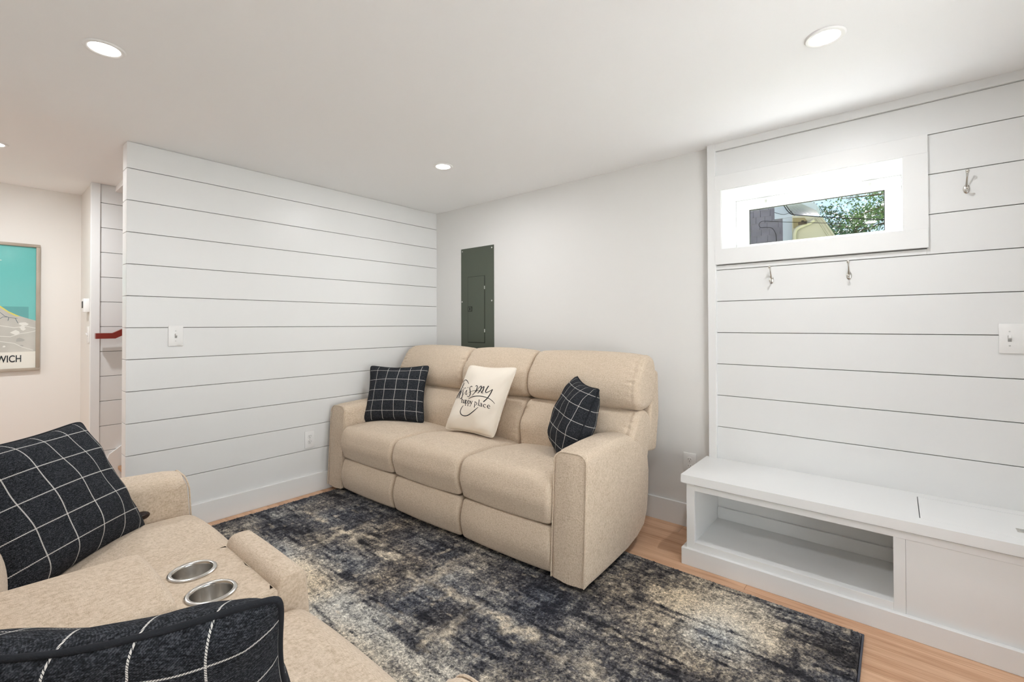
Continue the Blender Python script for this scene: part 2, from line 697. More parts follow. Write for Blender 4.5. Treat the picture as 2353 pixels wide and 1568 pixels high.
# floor: oak planks running along x on a subfloor
YH = -5.2                    # far end of the hall
fl = st_box('floor', XH - 0.1, XR + 0.1, YH - 0.1, 0.36, -0.06, -0.004, M['gapwood'])
PW = 0.127
row = 0
y = 0.0
cache = {}
while y > YH:
    y0 = max(y - PW, YH)
    x = XH + random.uniform(-1.2, 0)
    while x < XR:
        ln = random.choice((1.2, 1.5, 1.8, 2.1))
        a, b_ = max(x, XH), min(x + ln, XR if y > YB else 0.0)
        if b_ - a > 0.05:
            key = (round(b_ - a, 3), round(y - y0, 3))
            if key not in cache:
                bm = box_bm(0.0006, key[0] - 0.0006, 0.0005, key[1] - 0.0005, -0.008, 0.0)
                o = bm_obj('plank', bm, M['oak'], fl)
                cache[key] = o.data
            else:
                o = bpy.data.objects.new('plank', cache[key])
                COL.objects.link(o)
                o.parent = fl
            o.location = (a, y0, 0)
        x += ln
    y -= PW
    row += 1

ceil_ = st_box('ceiling', XH - 0.1, XR + 0.1, YH - 0.1, 0.36, H, H + 0.08, M['ceil'])


def shiplap(parent, plane, face, a0, a1, zs, dep=0.014, bev=0.0012):
    """boards between the heights zs; plane 'x' or 'y', face = coordinate of the front, dep > 0 behind it"""
    for lo, hi, b0, b1 in zs:
        lo2, hi2 = lo + 0.0017, hi - 0.0017
        f0, f1 = sorted((face, face - dep))
        if plane == 'x':
            bm = box_bm(f0, f1, b0, b1, lo2, hi2, bev)
        else:
            bm = box_bm(b0, b1, f0, f1, lo2, hi2, bev)
        bm_obj('board', bm, M['ship'], parent)


# left wall: shiplap partition with a shiplap return at its end
wl = st_box('wall_left', -0.091, -0.012, YE + 0.012, 0.0, 0, H, M['gap'])
zl = [H] + [2.133 - k * BRD for k in range(11)] + [0.10]
shiplap(wl, 'x', 0.0, YE, 0, [(zl[i + 1], zl[i], YE, 0.0) for i in range(12)])
shiplap(wl, 'y', YE, -0.1, 0, [(zl[i + 1], zl[i], -0.103, -0.0142) for i in range(12)], dep=-0.014)
shiplap(wl, 'x', -0.103, YE, 0, [(zl[i + 1], zl[i], YE + 0.0142, 0.0) for i in range(12)], dep=-0.012)
tag(box('baseboard_left', 0.0, 0.015, YE - 0.015, -0.015, 0, 0.135, M['trim'], bev=0.0015), kind='structure')

# stair hall behind it
ws = st_box('wall_stair', -1.30, -1.174, YE + 0.001, 0.25, 0, H, M['gap'])
zs2 = [H] + [2.146 - k * 0.1832 for k in range(11)] + [0.0]
shiplap(ws, 'x', -1.16, 0, 0, [(zs2[i + 1], zs2[i], YE + 0.045, 0.25) for i in range(12)])
st_box('trim_1', -1.20, -1.152, YE - 0.006, YE + 0.045, 0, H, M['trim'], bev=0.0015)
st_box('wall_return', XH - 0.02, -1.20, YE, YE + 0.12, 0, H, M['hall'])
st_box('wall_hall', XH - 0.1, XH, YH - 0.1, YE + 0.06, 0, H, M['hall'])
st_box('baseboard_hall', XH, XH + 0.015, YH, YE, 0, 0.135, M['trim'], bev=0.0015)
st_box('wall_stair_end', -1.2, -0.09, 0.24, 0.34, 0, H, M['wall'])
st_box('trim_2', -1.16, -0.103, -2.14, -2.02, 2.243, H, M['ceil'])
stt = thing('staircase', 'white painted stair rising behind the shiplap partition', 'stairs', (-0.63, -2.1, 0))
for k in range(8):
    y0 = -2.10 + 0.25 * k
    z1 = 0.19 * (k + 1)
    box('riser', -1.138, -0.104, y0, y0 + 0.018, 0.19 * k, z1 - 0.028, M['trim'], stt)
    box('tread', -1.138, -0.104, y0 - 0.022, min(y0 + 0.25, 0.238), z1 - 0.028, z1, M['tread'], stt, bev=0.004)
# skirt board following the stair along the wall
sk = [(-2.222, 0.0), (-2.222, 0.14), (-2.17, 0.285), (0.23, 2.10), (0.23, 1.6), (-1.9, 0.0)]
prism('stringer', sk, -1.159, -1.139, M['trim'], stt, axis='x')
hr = thing('handrail', 'dark red wooden handrail on the stair wall', 'handrail', (-1.09, -2.2, 1.15))
prism('rail', [(-2.258, 1.143), (-2.258, 1.183), (-2.165, 1.183), (-0.25, 2.235), (-0.25, 2.185), (-2.150, 1.143)], -1.112, -1.068, M['redwood'], hr, axis='x')
box('bracket', -1.159, -1.10, -2.05, -2.03, 1.19, 1.215, M['nickel'], hr)

# right-hand wall with the window opening, made of blocks round the hole
wr = st_box('wall_right', -0.103, WX0 - 0.012, 0.0, 0.35, 0, H, M['wall'])
for nm, a in (('wall_section', (WX1 + 0.012, XR + 0.1, 0.0, 0.35, 0, H)), ('wall_section', (WX0 - 0.012, WX1 + 0.012, 0.0, 0.35, 0, WZ0 - 0.012)), ('wall_section', (WX0 - 0.012, WX1 + 0.012, 0.0, 0.35, WZ1 + 0.012, H))):
    box(nm, *a, M['wall'], wr)
# end wall and rear wall each with an unseen glazed door added to let in daylight


def added_glazed_door(name, wall, lo, hi, axis):
    """door in a wall: axis 'x' -> wall at x = wall facing -x; axis 'y' -> wall at y = wall facing +y"""
    dz = 2.08
    sgn = 1 if axis == 'x' else -1

    def bx(nm, d0, d1, a0, a1, z0, z1, mat, parent=None):
        p0, p1 = sorted((wall + sgn * d0, wall + sgn * d1))
        a = (p0, p1, a0, a1, z0, z1) if axis == 'x' else (a0, a1, p0, p1, z0, z1)
        return box(nm, *a, mat, parent)
    d = tag(bx(name, -0.012, 0.1, lo, lo + 0.03, 0, dz, M['trim']), kind='structure')
    bx('jamb', -0.012, 0.1, hi - 0.03, hi, 0, dz, M['trim'], d)
    bx('jamb', -0.012, 0.1, lo + 0.03, hi - 0.03, dz - 0.03, dz, M['trim'], d)
    for a0, a1 in ((lo - 0.07, lo + 0.012), (hi - 0.012, hi + 0.07)):
        bx('casing', -0.018, -0.0005, a0, a1, 0, dz + 0.07, M['trim'], d)
    bx('casing', -0.018, -0.0005, lo + 0.012, hi - 0.012, dz - 0.012, dz + 0.07, M['trim'], d)
    a0, a1 = lo + 0.032, hi - 0.032
    for q in ((a0, a0 + 0.085, 0.012, dz - 0.032), (a1 - 0.085, a1, 0.012, dz - 0.032), (a0 + 0.085, a1 - 0.085, 0.012, 0.17), (a0 + 0.085, a1 - 0.085, dz - 0.13, dz - 0.032)):
        bx('door_rail', 0.045, 0.085, *q, M['trim'], d)
    bx('pane', 0.063, 0.067, a0 + 0.085, a1 - 0.085, 0.17, dz - 0.13, M['pane'], d)
    bx('door_handle', 0.02, 0.045, a1 - 0.055, a1 - 0.035, 0.95, 1.11, M['nickel'], d)
    return dz


DY0, DY1 = -2.75, -1.05
DX0, DX1 = 3.42, 4.02
dz = added_glazed_door('added_door_1', XR, DY0, DY1, 'x')  # unseen door added to spread daylight across the room
added_glazed_door('added_door_2', YB, DX0, DX1, 'y')  # unseen door added to light surfaces facing the rear
we = st_box('wall_end', XR, XR + 0.1, YB - 0.1, DY0, 0, H, M['wall'])
box('wall_section', XR, XR + 0.1, DY1, 0.0, 0, H, M['wall'], we)
box('wall_section', XR, XR + 0.1, DY0, DY1, dz, H, M['wall'], we)
wq = st_box('wall_rear', 0.0, DX0, YB - 0.1, YB, 0, H, M['wall'])
box('wall_section', DX1, XR, YB - 0.1, YB, 0, H, M['wall'], wq)
box('wall_section', DX0, DX1, YB - 0.1, YB, dz, H, M['wall'], wq)
st_box('wall_hall_side', 0.0, 0.1, YH, YB - 0.1, 0, H, M['hall'])
st_box('wall_hall_end', XH - 0.1, 0.1, YH - 0.1, YH, 0, H, M['hall'])
st_box('bounce_patio', XR + 0.1, 9.4, -8.0, 0.3, -0.2, -0.01, M['bounce_patio'])  # unseen pale paving added to bounce sun up through the doors
st_box('bounce_patio', 0.12, XR + 0.1, -8.0, YB - 0.1, -0.2, -0.01, M['bounce_patio'])
st_box('wall_retaining', XR + 0.1, 9.4, 0.3, 0.36, -0.2, 1.40, M['stucco'])
st_box('wall_bounce', 9.4, 9.6, -8.2, 0.36, -0.2, 2.6, M['bounce_wall'])  # unseen pale wall added to throw sunlight through the end door
st_box('wall_bounce_rear', 0.12, 9.4, -8.2, -8.0, -0.2, 2.6, M['bounce_rear'])  # unseen wall added to reflect sun through the rear door, toned down
st_box('baseboard_rear', 0.0, 2.9, YB, YB + 0.015, 0, 0.135, M['trim'])
st_box('baseboard_right', 0.0, 2.478, -0.015, 0.0, 0, 0.14, M['trim'], bev=0.0015)

# furred-out shiplap panel on it
SY = -0.030
pan = st_box('wall_panel', 2.49, XR, -0.016, 0.0, 0.10, H, M['gap'])
# the panel backing has the window hole: rebuild as four strips
bpy.data.meshes.remove(pan.data)
pan = None
bm = bmesh.new()
for a in ((2.49, WX0 - 0.02, 0.10, H), (WX1 + 0.02, XR, 0.10, H), (WX0 - 0.02, WX1 + 0.02, 0.10, WZ0 - 0.02), (WX0 - 0.02, WX1 + 0.02, WZ1 + 0.02, H)):
    box_bm(a[0], a[1], -0.016, -0.0005, a[2], a[3], bm=bm)
pan = tag(bm_obj('wall_panel', bm, M['gap']), kind='structure')
zr = [2.243] + [2.0947 - k * BRD for k in range(12)]
zr[10] = 0.450
zz = []
XS0 = 2.512
for i in range(12):
    hi, lo = zr[i], zr[i + 1]
    if i == 0:
        zz.append((lo, hi, XS0, XR))
    elif lo > WZ0 - 0.10 and i < 3:
        zz.append((lo, hi, 3.425, XR))
    else:
        zz.append((lo, hi, XS0, XR))
# the board that runs past the lower casing is notched: split it round the casing
zz2 = []
for lo, hi, a, b_ in zz:
    if lo < 1.581 < hi:
        zz2.append((lo, 1.578, XS0, 3.4255))
        zz2.append((lo, hi, 3.4255, XR))
    else:
        zz2.append((lo, hi, a, b_))
shiplap(pan, 'y', SY, 0, 0, zz2, dep=-0.0138)
TY = -0.047
st_box('trim_3', 2.473, 2.517, TY, 0.0, 0, H, M['trim'], bev=0.0012)
st_box('trim_4', 2.517, XR, TY + 0.004, -0.012, 2.243, H, M['trim'], bev=0.0012)

# window: casing, reveal, sash, glass
win = tag(box('window_1', WX0 - 0.012, WX1 + 0.012, -0.044, 0.30, WZ0 - 0.012, WZ0, M['trim']), kind='structure')
CY = -0.049
box('casing', 2.514, 3.431, CY, -0.016, WZ1 + 0.004, 2.0955, M['trim'], win, bev=0.001)
box('casing', 2.514, 3.431, CY, -0.016, 1.581, WZ0 - 0.001, M['trim'], win, bev=0.001)
box('casing', 2.514, WX0 - 0.004, CY, -0.016, WZ0 - 0.001, WZ1 + 0.004, M['trim'], win)
box('casing', WX1 + 0.004, 3.431, CY, -0.016, WZ0 - 0.001, WZ1 + 0.004, M['trim'], win)
box('jamb', WX0 - 0.012, WX0, -0.044, 0.30, WZ0, WZ1, M['trim'], win)
box('jamb', WX1, WX1 + 0.012, -0.044, 0.30, WZ0, WZ1, M['trim'], win)
box('jamb', WX0 - 0.012, WX1 + 0.012, -0.044, 0.30, WZ1, WZ1 + 0.012, M['trim'], win)
GX0, GX1, GZ0, GZ1 = 2.622, 3.275, 1.728, 1.947
sash = box('sash_rail', WX0 + 0.0005, WX1 - 0.0005, 0.262, 0.312, GZ1, WZ1 - 0.0005, M['vinyl'], win, bev=0.003)
box('sash_rail', WX0 + 0.002, WX1 - 0.002, 0.262, 0.312, WZ0 + 0.002, GZ0, M['vinyl'], win, bev=0.003)
box('sash_stile', WX0 + 0.0005, GX0, 0.262, 0.312, GZ0, GZ1, M['vinyl'], win, bev=0.003)
box('sash_stile', GX1, WX1 - 0.0005, 0.262, 0.312, GZ0, GZ1, M['vinyl'], win, bev=0.003)
bm = bmesh.new()
for a in ((GX0, GX1, GZ1 - 0.004, GZ1), (GX0, GX1, GZ0, GZ0 + 0.004), (GX0, GX0 + 0.004, GZ0, GZ1), (GX1 - 0.004, GX1, GZ0, GZ1)):
    box_bm(a[0], a[1], 0.290, 0.300, a[2], a[3], bm=bm)
bm_obj('gasket', bm, M['gasket'], win)
box('pane', GX0, GX1, 0.294, 0.297, GZ0, GZ1, M['pane'], win)
for x in (2.70, 3.19):
    lt = box('latch', x, x + 0.05, 0.248, 0.263, 1.972, 1.988, M['vinyl'], win, bev=0.003)
    box('latch_tongue', x + 0.018, x + 0.030, 0.240, 0.249, 1.966, 1.984, M['screw'], lt)

# ------------------------------------------------------------------ recessed lamps
LAMPS = [
    (1.043, -2.512, 'small round recessed lamp nearest the end of the shiplap partition'),
    (1.038, -0.829, 'small round recessed lamp above the three-seat sofa'),
    (3.126, -0.828, 'small round recessed lamp in front of the small window'),
    (3.126, -2.512, 'small round recessed lamp over the open floor facing the window'),
    (-0.62, -2.76, 'small round recessed lamp in the hall beside the framed print'),
    (-0.62, -4.4, 'added unseen recessed lamp deep in the hall'),  # no such lamp in view; added as extra hall light
]
lamp0 = None
for x, y, lab in LAMPS:
    if lamp0 is None:
        lamp0 = thing('recessed_lamp', lab, 'ceiling light', (0, 0, 0), group='recessed ceiling lamps', local=True)
        lathe('trim_ring', [(0.047, -0.001), (0.047, -0.004), (0.052, -0.007), (0.060, -0.006), (0.064, -0.001)], (0, 0, 0), M['lamp_trim'], lamp0, 40)
        lathe('lens', [(0.0, -0.0045), (0.0465, -0.0042), (0.0468, -0.001)], (0, 0, 0), M['lens'], lamp0, 40)
        o = lamp0
    else:
        o = dup(lamp0)
        o['label'] = lab
    o.location = (x, y, H)
    ld = bpy.data.lights.new('lamp_beam', 'AREA')
    ld.shape = 'DISK'
    ld.size = 0.09
    ld.energy = LAMP_W * (3.2 if x < 0 else 2.2 if y < -2 else 0.6)
    ld.color = LAMP_COL
    lo = bpy.data.objects.new('lamp_beam', ld)
    COL.objects.link(lo)
    lo.parent = o
    lo.location = (0, 0, -0.009)

# ------------------------------------------------------------------ rug


def vnoise(nx, ny, cx, cy, seed):
    rs = np.random.RandomState(seed)
    g = rs.rand(cy + 3, cx + 3)
    u = np.linspace(0, cx, nx)
    v = np.linspace(0, cy, ny)
    iu, iv = u.astype(int), v.astype(int)
    fu, fv = u - iu, v - iv
    fu, fv = fu * fu * (3 - 2 * fu), fv * fv * (3 - 2 * fv)
    a = g[np.ix_(iv, iu)] * (1 - fu) + g[np.ix_(iv, iu + 1)] * fu
    b = g[np.ix_(iv + 1, iu)] * (1 - fu) + g[np.ix_(iv + 1, iu + 1)] * fu
    return a * (1 - fv)[:, None] + b * fv[:, None]


RX0, RX1, RY0, RY1 = 0.112, 3.206, -2.985, -0.556
NX, NY = 620, 488
gx = np.linspace(RX0, RX1, NX)
gy = np.linspace(RY0, RY1, NY)
GX, GY = np.meshgrid(gx, gy)


def blob(x, y, sx, sy, a):
    return a * np.exp(-((GX - x) / sx) ** 2 - ((GY - y) / sy) ** 2)


wx = (vnoise(NX, NY, 40, 30, 1) - 0.5) * 0.14
# lightness field, 0 dark .. 1 light
t = 0.375 + 0 * GX
for a in ((1.30, -1.88, 0.60, 0.24, 0.46), (1.9, -2.1, 0.5, 0.4, 0.22), (0.85, -1.88, 0.3, 0.16, 0.18), (2.66, -0.78, 0.32, 0.22, 0.44), (2.88, -0.92, 0.26, 0.2, 0.24),
          (0.26, -1.60, 0.07, 0.30, 0.16), (2.55, -1.9, 0.4, 0.3, 0.20), (0.95, -1.72, 0.2, 0.06, 0.18),
          (0.55, -1.20, 0.5, 0.14, -0.05), (0.60, -1.60, 0.28, 0.09, -0.14), (1.75, -1.56, 0.55, 0.10, -0.12), (2.15, -1.05, 0.22, 0.3, -0.10),
          (3.12, -0.70, 0.12, 0.14, -0.30), (3.05, -0.98, 0.2, 0.10, -0.20), (2.38, -0.78, 0.07, 0.2, -0.22), (1.40, -1.64, 0.35, 0.06, -0.12), (1.72, -1.82, 0.08, 0.2, -0.12), (2.5, -1.3, 0.35, 0.10, -0.08)):
    t = t + blob(*a)
t = t + 0.20 * (vnoise(NX, NY, 14, 20, 2) - 0.5) + 0.22 * (vnoise(NX, NY, 24, 60, 3) - 0.5) + 0.20 * (vnoise(NX, NY, 70, 22, 4) - 0.5)
t = t + 0.26 * (vnoise(NX, NY, 60, 210, 5) - 0.5) + 0.22 * (vnoise(NX, NY, 240, 60, 7) - 0.5) + 0.24 * (vnoise(NX, NY, 300, 240, 6) - 0.5)
t = t + 0.42 * (np.random.rand(NY, NX) - 0.5)
# thin dark slashes along x, a few across
sl = vnoise(NX, NY, 24, 120, 8)
t = t - 0.40 * np.clip((sl - 0.72) / 0.2, 0, 1)
sl = vnoise(NX, NY, 100, 16, 18)
t = t - 0.22 * np.clip((sl - 0.76) / 0.2, 0, 1)
# pale sand streaks
band = np.exp(-((GY + 1.415 + wx * 0.5) / 0.035) ** 2) * np.clip((vnoise(NX, NY, 34, 40, 9) - 0.36) * 3, 0, 1)
cross = np.exp(-((GX - 0.83 - wx * 0.5) / 0.035) ** 2) * np.exp(-((GY + 1.42) / 0.20) ** 2)
cross2 = np.exp(-((GX - 1.60 - wx * 0.5) / 0.035) ** 2) * np.exp(-((GY + 1.34) / 0.20) ** 2)
cross3 = np.exp(-((GX - 1.93 - wx * 0.5) / 0.03) ** 2) * np.exp(-((GY + 1.62) / 0.14) ** 2)
fleck = np.clip((vnoise(NX, NY, 60, 100, 10) - 0.76) / 0.2, 0, 1) * 0.6
sand = np.clip((band * 0.9 + cross * 0.7 + cross2 * 0.7 + cross3 * 0.6 + fleck) * (0.2 + 1.3 * vnoise(NX, NY, 220, 180, 11)) - 0.10, 0, 1)
t = np.clip(0.45 + (t - 0.45) * 1.22, 0, 1)
stops = np.array([0, 0.18, 0.38, 0.58, 0.78, 1.0])
cols = np.array([(0.018, 0.018, 0.022), (0.046, 0.046, 0.054), (0.104, 0.101, 0.106), (0.205, 0.190, 0.166), (0.38, 0.35, 0.30), (0.60, 0.55, 0.46)])
rgb = np.stack([np.interp(t, stops, cols[:, k]) for k in range(3)], -1)
warm = vnoise(NX, NY, 14, 12, 12)[..., None]
rgb = rgb * (1 + (warm - 0.5) * np.array([0.22, 0.02, -0.26]))
sandc = np.array([0.62, 0.54, 0.42])
rgb = rgb * (1 - sand[..., None]) + sandc * sand[..., None]
hz = 0.0135 + 0.006 * np.random.rand(NY, NX) + 0.003 * vnoise(NX, NY, 200, 160, 13)
jx = (np.random.rand(NY, NX) - 0.5) * 0.004
jy = (np.random.rand(NY, NX) - 0.5) * 0.004
edge = np.zeros((NY, NX), bool)
edge[:2] = edge[-2:] = True
edge[:, :2] = edge[:, -2:] = True
hz[edge] = 0.009
jx[edge] = jy[edge] = 0
co = np.stack([GX + jx, GY + jy, hz], -1).reshape(-1, 3)
idx = np.arange(NX * NY).reshape(NY, NX)
quads = np.stack([idx[:-1, :-1], idx[:-1, 1:], idx[1:, 1:], idx[1:, :-1]], -1).reshape(-1, 4)
rug = thing('area_rug', 'distressed charcoal, grey and sand coloured pile rug on the oak floor', 'rug', ((RX0 + RX1) / 2, (RY0 + RY1) / 2, 0))
off = np.array(rug.location)
me = bpy.data.meshes.new('pile')
me.vertices.add(len(co))
me.vertices.foreach_set('co', (co - off).astype(np.float32).ravel())
me.loops.add(quads.size)
me.loops.foreach_set('vertex_index', quads.astype(np.int32).ravel())
me.polygons.add(len(quads))
me.polygons.foreach_set('loop_start', np.arange(0, quads.size, 4, dtype=np.int32))
me.update(calc_edges=True)
ca = me.color_attributes.new('pattern', 'FLOAT_COLOR', 'POINT')
ca.data.foreach_set('color', np.concatenate([rgb.reshape(-1, 3), np.ones((NX * NY, 1))], 1).astype(np.float32).ravel())
me.materials.append(M['rug'])
pile = bpy.data.objects.new('pile', me)
COL.objects.link(pile)
pile.parent = rug
pile['kind'] = 'stuff'
box('backing', RX0 - 0.001, RX1 + 0.001, RY0 - 0.001, RY1 + 0.001, 0.0, 0.009, M['rugback'], rug)
tube('edge_binding', [(RX0, RY0, 0.007), (RX1, RY0, 0.007), (RX1, RY1, 0.007), (RX0, RY1, 0.007)], 0.006, M['rugback'], rug, 8, closed=True)

# ------------------------------------------------------------------ recliner sofas (local frame: front faces -y)
ARM = smooth_closed([(-1.075, 0.30), (-1.060, 0.50)], 1)
ARM_CTRL = [(-1.078, 0.045), (-1.074, 0.20), (-1.066, 0.40), (-1.052, 0.60), (-1.040, 0.634), (-1.00, 0.642), (-0.85, 0.650), (-0.68, 0.653), (-0.56, 0.638), (-0.46, 0.600), (-0.395, 0.550),
            (-0.352, 0.480), (-0.336, 0.40), (-0.345, 0.28), (-0.365, 0.18), (-0.41, 0.11), (-0.50, 0.074), (-0.62, 0.054), (-0.80, 0.047), (-0.95, 0.044)]


def arm_part(name, x0, x1, parent, inner):
    prof = resample(ARM_CTRL, 0.02)

    def rw(p):
        # large rounding on the crown, tight rounding at the front face and the foot
        if p.x < -1.045:
            return 0.20
        if p.y > 0.5:
            return 1.0
        return 0.25
    def df(v):
        return v
    bm = inflate(prof, x0, x1, 0.045, crown=0.004, nx=6, m_=6, deform=df, rw=rw)
    o = bm_obj(name, bm, M['tweed'], parent, smooth=True, angle=45)
    # welt round the front face of the arm
    pts = []
    r_ = 0.05
    fy = lambda z: -1.082 + (z - 0.05) * 0.052
    for z in np.linspace(0.05, 0.58, 10):
        pts.append((x0 + 0.003, fy(z), z))
    for a in np.linspace(math.pi, 0, 15):
        cx = x0 + 0.003 + r_ if a > math.pi / 2 else x1 - 0.003 - r_
        z = 0.590 + 0.045 * math.sin(a)
        pts.append((cx + r_ * math.cos(a), fy(z) + 0.006 * math.sin(a), z))
    for z in np.linspace(0.58, 0.05, 10):
        pts.append((x1 - 0.003, fy(z), z))
    tube('welt', pts, 0.0032, M['tweed'], o, 6)
    return o


SEAT = roundpoly([(-1.070, 0.278, 0.02), (-1.104, 0.385, 0.10), (-1.075, 0.500, 0.075), (-0.82, 0.503, 0.2), (-0.42, 0.455, 0.02), (-0.42, 0.28, 0.02)], 8)
FOOT = roundpoly([(-1.064, 0.268, 0.022), (-1.100, 0.16, 0.2), (-1.066, 0.048, 0.035), (-0.98, 0.048, 0.01), (-0.98, 0.268, 0.01)], 8)
LUMB = smooth_closed([(-0.515, 0.44), (-0.548, 0.52), (-0.540, 0.62), (-0.478, 0.712), (-0.418, 0.742), (-0.33, 0.735), (-0.28, 0.66), (-0.34, 0.45)], 6)
HEAD = smooth_closed([(-0.405, 0.745), (-0.462, 0.785), (-0.478, 0.850), (-0.450, 0.935), (-0.395, 1.010), (-0.335, 1.050), (-0.270, 1.055), (-0.215, 1.025), (-0.195, 0.95), (-0.22, 0.80), (-0.31, 0.745)], 6)


def gathers(x0, x1, outer, seed):
    """soft vertical seams with gathers near the ends of a back cushion"""
    rs = random.Random(seed)
    ph = [rs.uniform(0, 6.28) for _ in range(6)]

    def f(v):
        d0, d1 = v.x - x0, x1 - v.x
        d = min(d0, d1)
        sea = 0.055
        k = v.z * 1.0 + v.y * 0.35
        rip = math.sin(k * 230 + ph[0] + d * 25) * 0.5 + math.sin(k * 147 + ph[1] - d * 40) * 0.5
        e = abs(d - 0.045) if (outer and ((d0 < d1) == (x0 < -0.6) or (d1 < d0) == (x1 > 0.6)) and d > 0) else d
        amp = 0.0050 * math.exp(-((e / 0.035) ** 1.5)) * (1 if d > 0.012 else 0.2)
        sag = 0.004 * math.sin(k * 38 + ph[2]) * math.exp(-d / 0.10)
        gro = -0.007 * math.exp(-((d - 0.045) / 0.006) ** 2) if (outer and ((d0 < d1 and x0 < -0.6) or (d1 < d0 and x1 > 0.6))) else 0.0
        n = Vector((0, -0.85, 0.5))
        return v + n * (rip * amp + sag + gro)
    return f


def recliner(t, arms, bays, back_ext, console=None):
    zb = 0.052
    ax0, ax1 = arms
    allx0, allx1 = ax0[0], ax1[1]
    box('base_frame', allx0 + 0.05, allx1 - 0.05, -1.0, -0.36, 0.055, 0.26, M['under'], t)
    for fx in (allx0 + 0.09, allx1 - 0.09):
        for fy, z0 in ((-0.98, 0.0215), (-0.42, 0.0)):
            lathe('foot', [(0.022, z0), (0.026, z0 + 0.006), (0.024, 0.058)], (fx, fy, 0), M['black_plastic'], t, 16)
    arm_part('arm', ax0[0], ax0[1], t, 1)
    arm_part('arm', ax1[0], ax1[1], t, -1)
    # outer back shell
    sh = roundpoly([(-0.33, 0.50, 0.02), (-0.20, 0.48, 0.03), (-0.150, 0.70, 0.2), (-0.160, 0.955, 0.03), (-0.215, 0.965, 0.02), (-0.30, 0.65, 0.05)], 5)
    box('rear_panel', allx0 + 0.19, allx1 - 0.19, -0.36, -0.19, 0.06, 0.60, M['tweed'], t)
    bm_obj('back_shell', inflate(resample(sh, 0.04), allx0 + 0.01, allx1 - 0.01, 0.02, nx=4), M['tweed'], t, smooth=True)
    for i, (x0, x1) in enumerate(bays):
        def seat_df(v, x0=x0, x1=x1):
            u = (v.x - (x0 + x1) / 2) / ((x1 - x0) / 2)
            if v.z > 0.40:
                v.z += 0.012 * (1 - u * u) * min(1, max(0, (v.y + 1.12) / 0.25)) * min(1, (v.z - 0.40) / 0.08)
            return v
        bm_obj('seat_cushion', inflate(resample(SEAT, 0.02), x0 + 0.002, x1 - 0.002, 0.034, crown=0.007, nx=18, m_=6, deform=seat_df, rw=lambda p: 1.0 if p.x < -0.5 else 0.4), M['tweed'], t, smooth=True)
        bm_obj('footrest', inflate(resample(FOOT, 0.02), x0 + 0.003, x1 - 0.003, 0.026, crown=0.005, nx=14), M['tweed'], t, smooth=True)
        b0, b1 = back_ext[i]
        out_ = i in (0, len(bays) - 1)
        bm_obj('lumbar_cushion', inflate(resample(LUMB, 0.010), b0 + 0.001, b1 - 0.001, 0.032, crown=0.010, nx=90, m_=6, deform=gathers(b0, b1, out_, i + 3)), M['tweed'], t, smooth=True, angle=60)
        bm_obj('headrest_cushion', inflate(resample(HEAD, 0.010), b0 + 0.001, b1 - 0.001, 0.042, crown=0.012, nx=90, m_=6, deform=gathers(b0, b1, out_, i + 11)), M['tweed'], t, smooth=True, angle=60)


sofa = thing('reclining_sofa', 'beige tweed three-seat reclining sofa against the plain wall', 'sofa', (1.121, 0.0, 0), (0, 0, R(1.3)), local=True)
recliner(sofa, ((-1.095, -0.913), (0.913, 1.095)), [(-0.913, -0.304), (-0.304, 0.304), (0.304, 0.913)], [(-1.045, -0.304), (-0.304, 0.304), (0.304, 1.09)])

LX, LY = 1.9075, -3.322
love = thing('reclining_loveseat', 'beige tweed reclining loveseat with a cup holder console', 'loveseat', (LX, LY, 0), (0, 0, math.pi), local=True)
recliner(love, ((-0.985, -0.80), (0.7425, 0.9275)), [(-0.80, -0.1775), (0.1975, 0.7425)], [(-0.94, -0.1775), (0.1975, 0.90)])
# console between its seats
CX0, CX1, CZ = -0.175, 0.195, 0.555
box('console_body', CX0 + 0.004, CX1 - 0.004, -1.005, -0.79, 0.06, CZ - 0.095, M['tweed'], love, bev=0.004)
box('console_box', CX0 + 0.004, CX1 - 0.004, -0.79, -0.40, 0.06, 0.545, M['tweed'], love, bev=0.004)
cups = [(0.093, -0.893), (-0.062, -0.893)]
xm = (cups[0][0] + cups[1][0]) / 2
vs, fs = [], []
SEG = 40
for (cx, cy), (tx0, tx1) in zip(cups, ((xm, CX1 - 0.011), (CX0 + 0.011, xm))):
    b0 = len(vs)
    ty0, ty1 = -1.003, -0.795
    for k in range(SEG):
        a = 2 * math.pi * k / SEG
        c_, s_ = math.cos(a), math.sin(a)
        # ray from the hole centre to the tile border
        tt = min(((tx1 - cx) / c_ if c_ > 1e-6 else (tx0 - cx) / c_ if c_ < -1e-6 else 9), ((ty1 - cy) / s_ if s_ > 1e-6 else (ty0 - cy) / s_ if s_ < -1e-6 else 9))
        ox, oy = cx + c_ * tt, cy + s_ * tt
        vs.append((ox, oy, CZ))
        vs.append((cx + c_ * 0.066, cy + s_ * 0.066, CZ))
        vs.append((cx + c_ * 0.051, cy + s_ * 0.051, CZ - 0.004))
        vs.append((cx + c_ * 0.051, cy + s_ * 0.051, CZ - 0.05))
    for k in range(SEG):
        k2 = (k + 1) % SEG
        for j in range(3):
            fs.append([b0 + k * 4 + j, b0 + k2 * 4 + j, b0 + k2 * 4 + j + 1, b0 + k * 4 + j + 1])
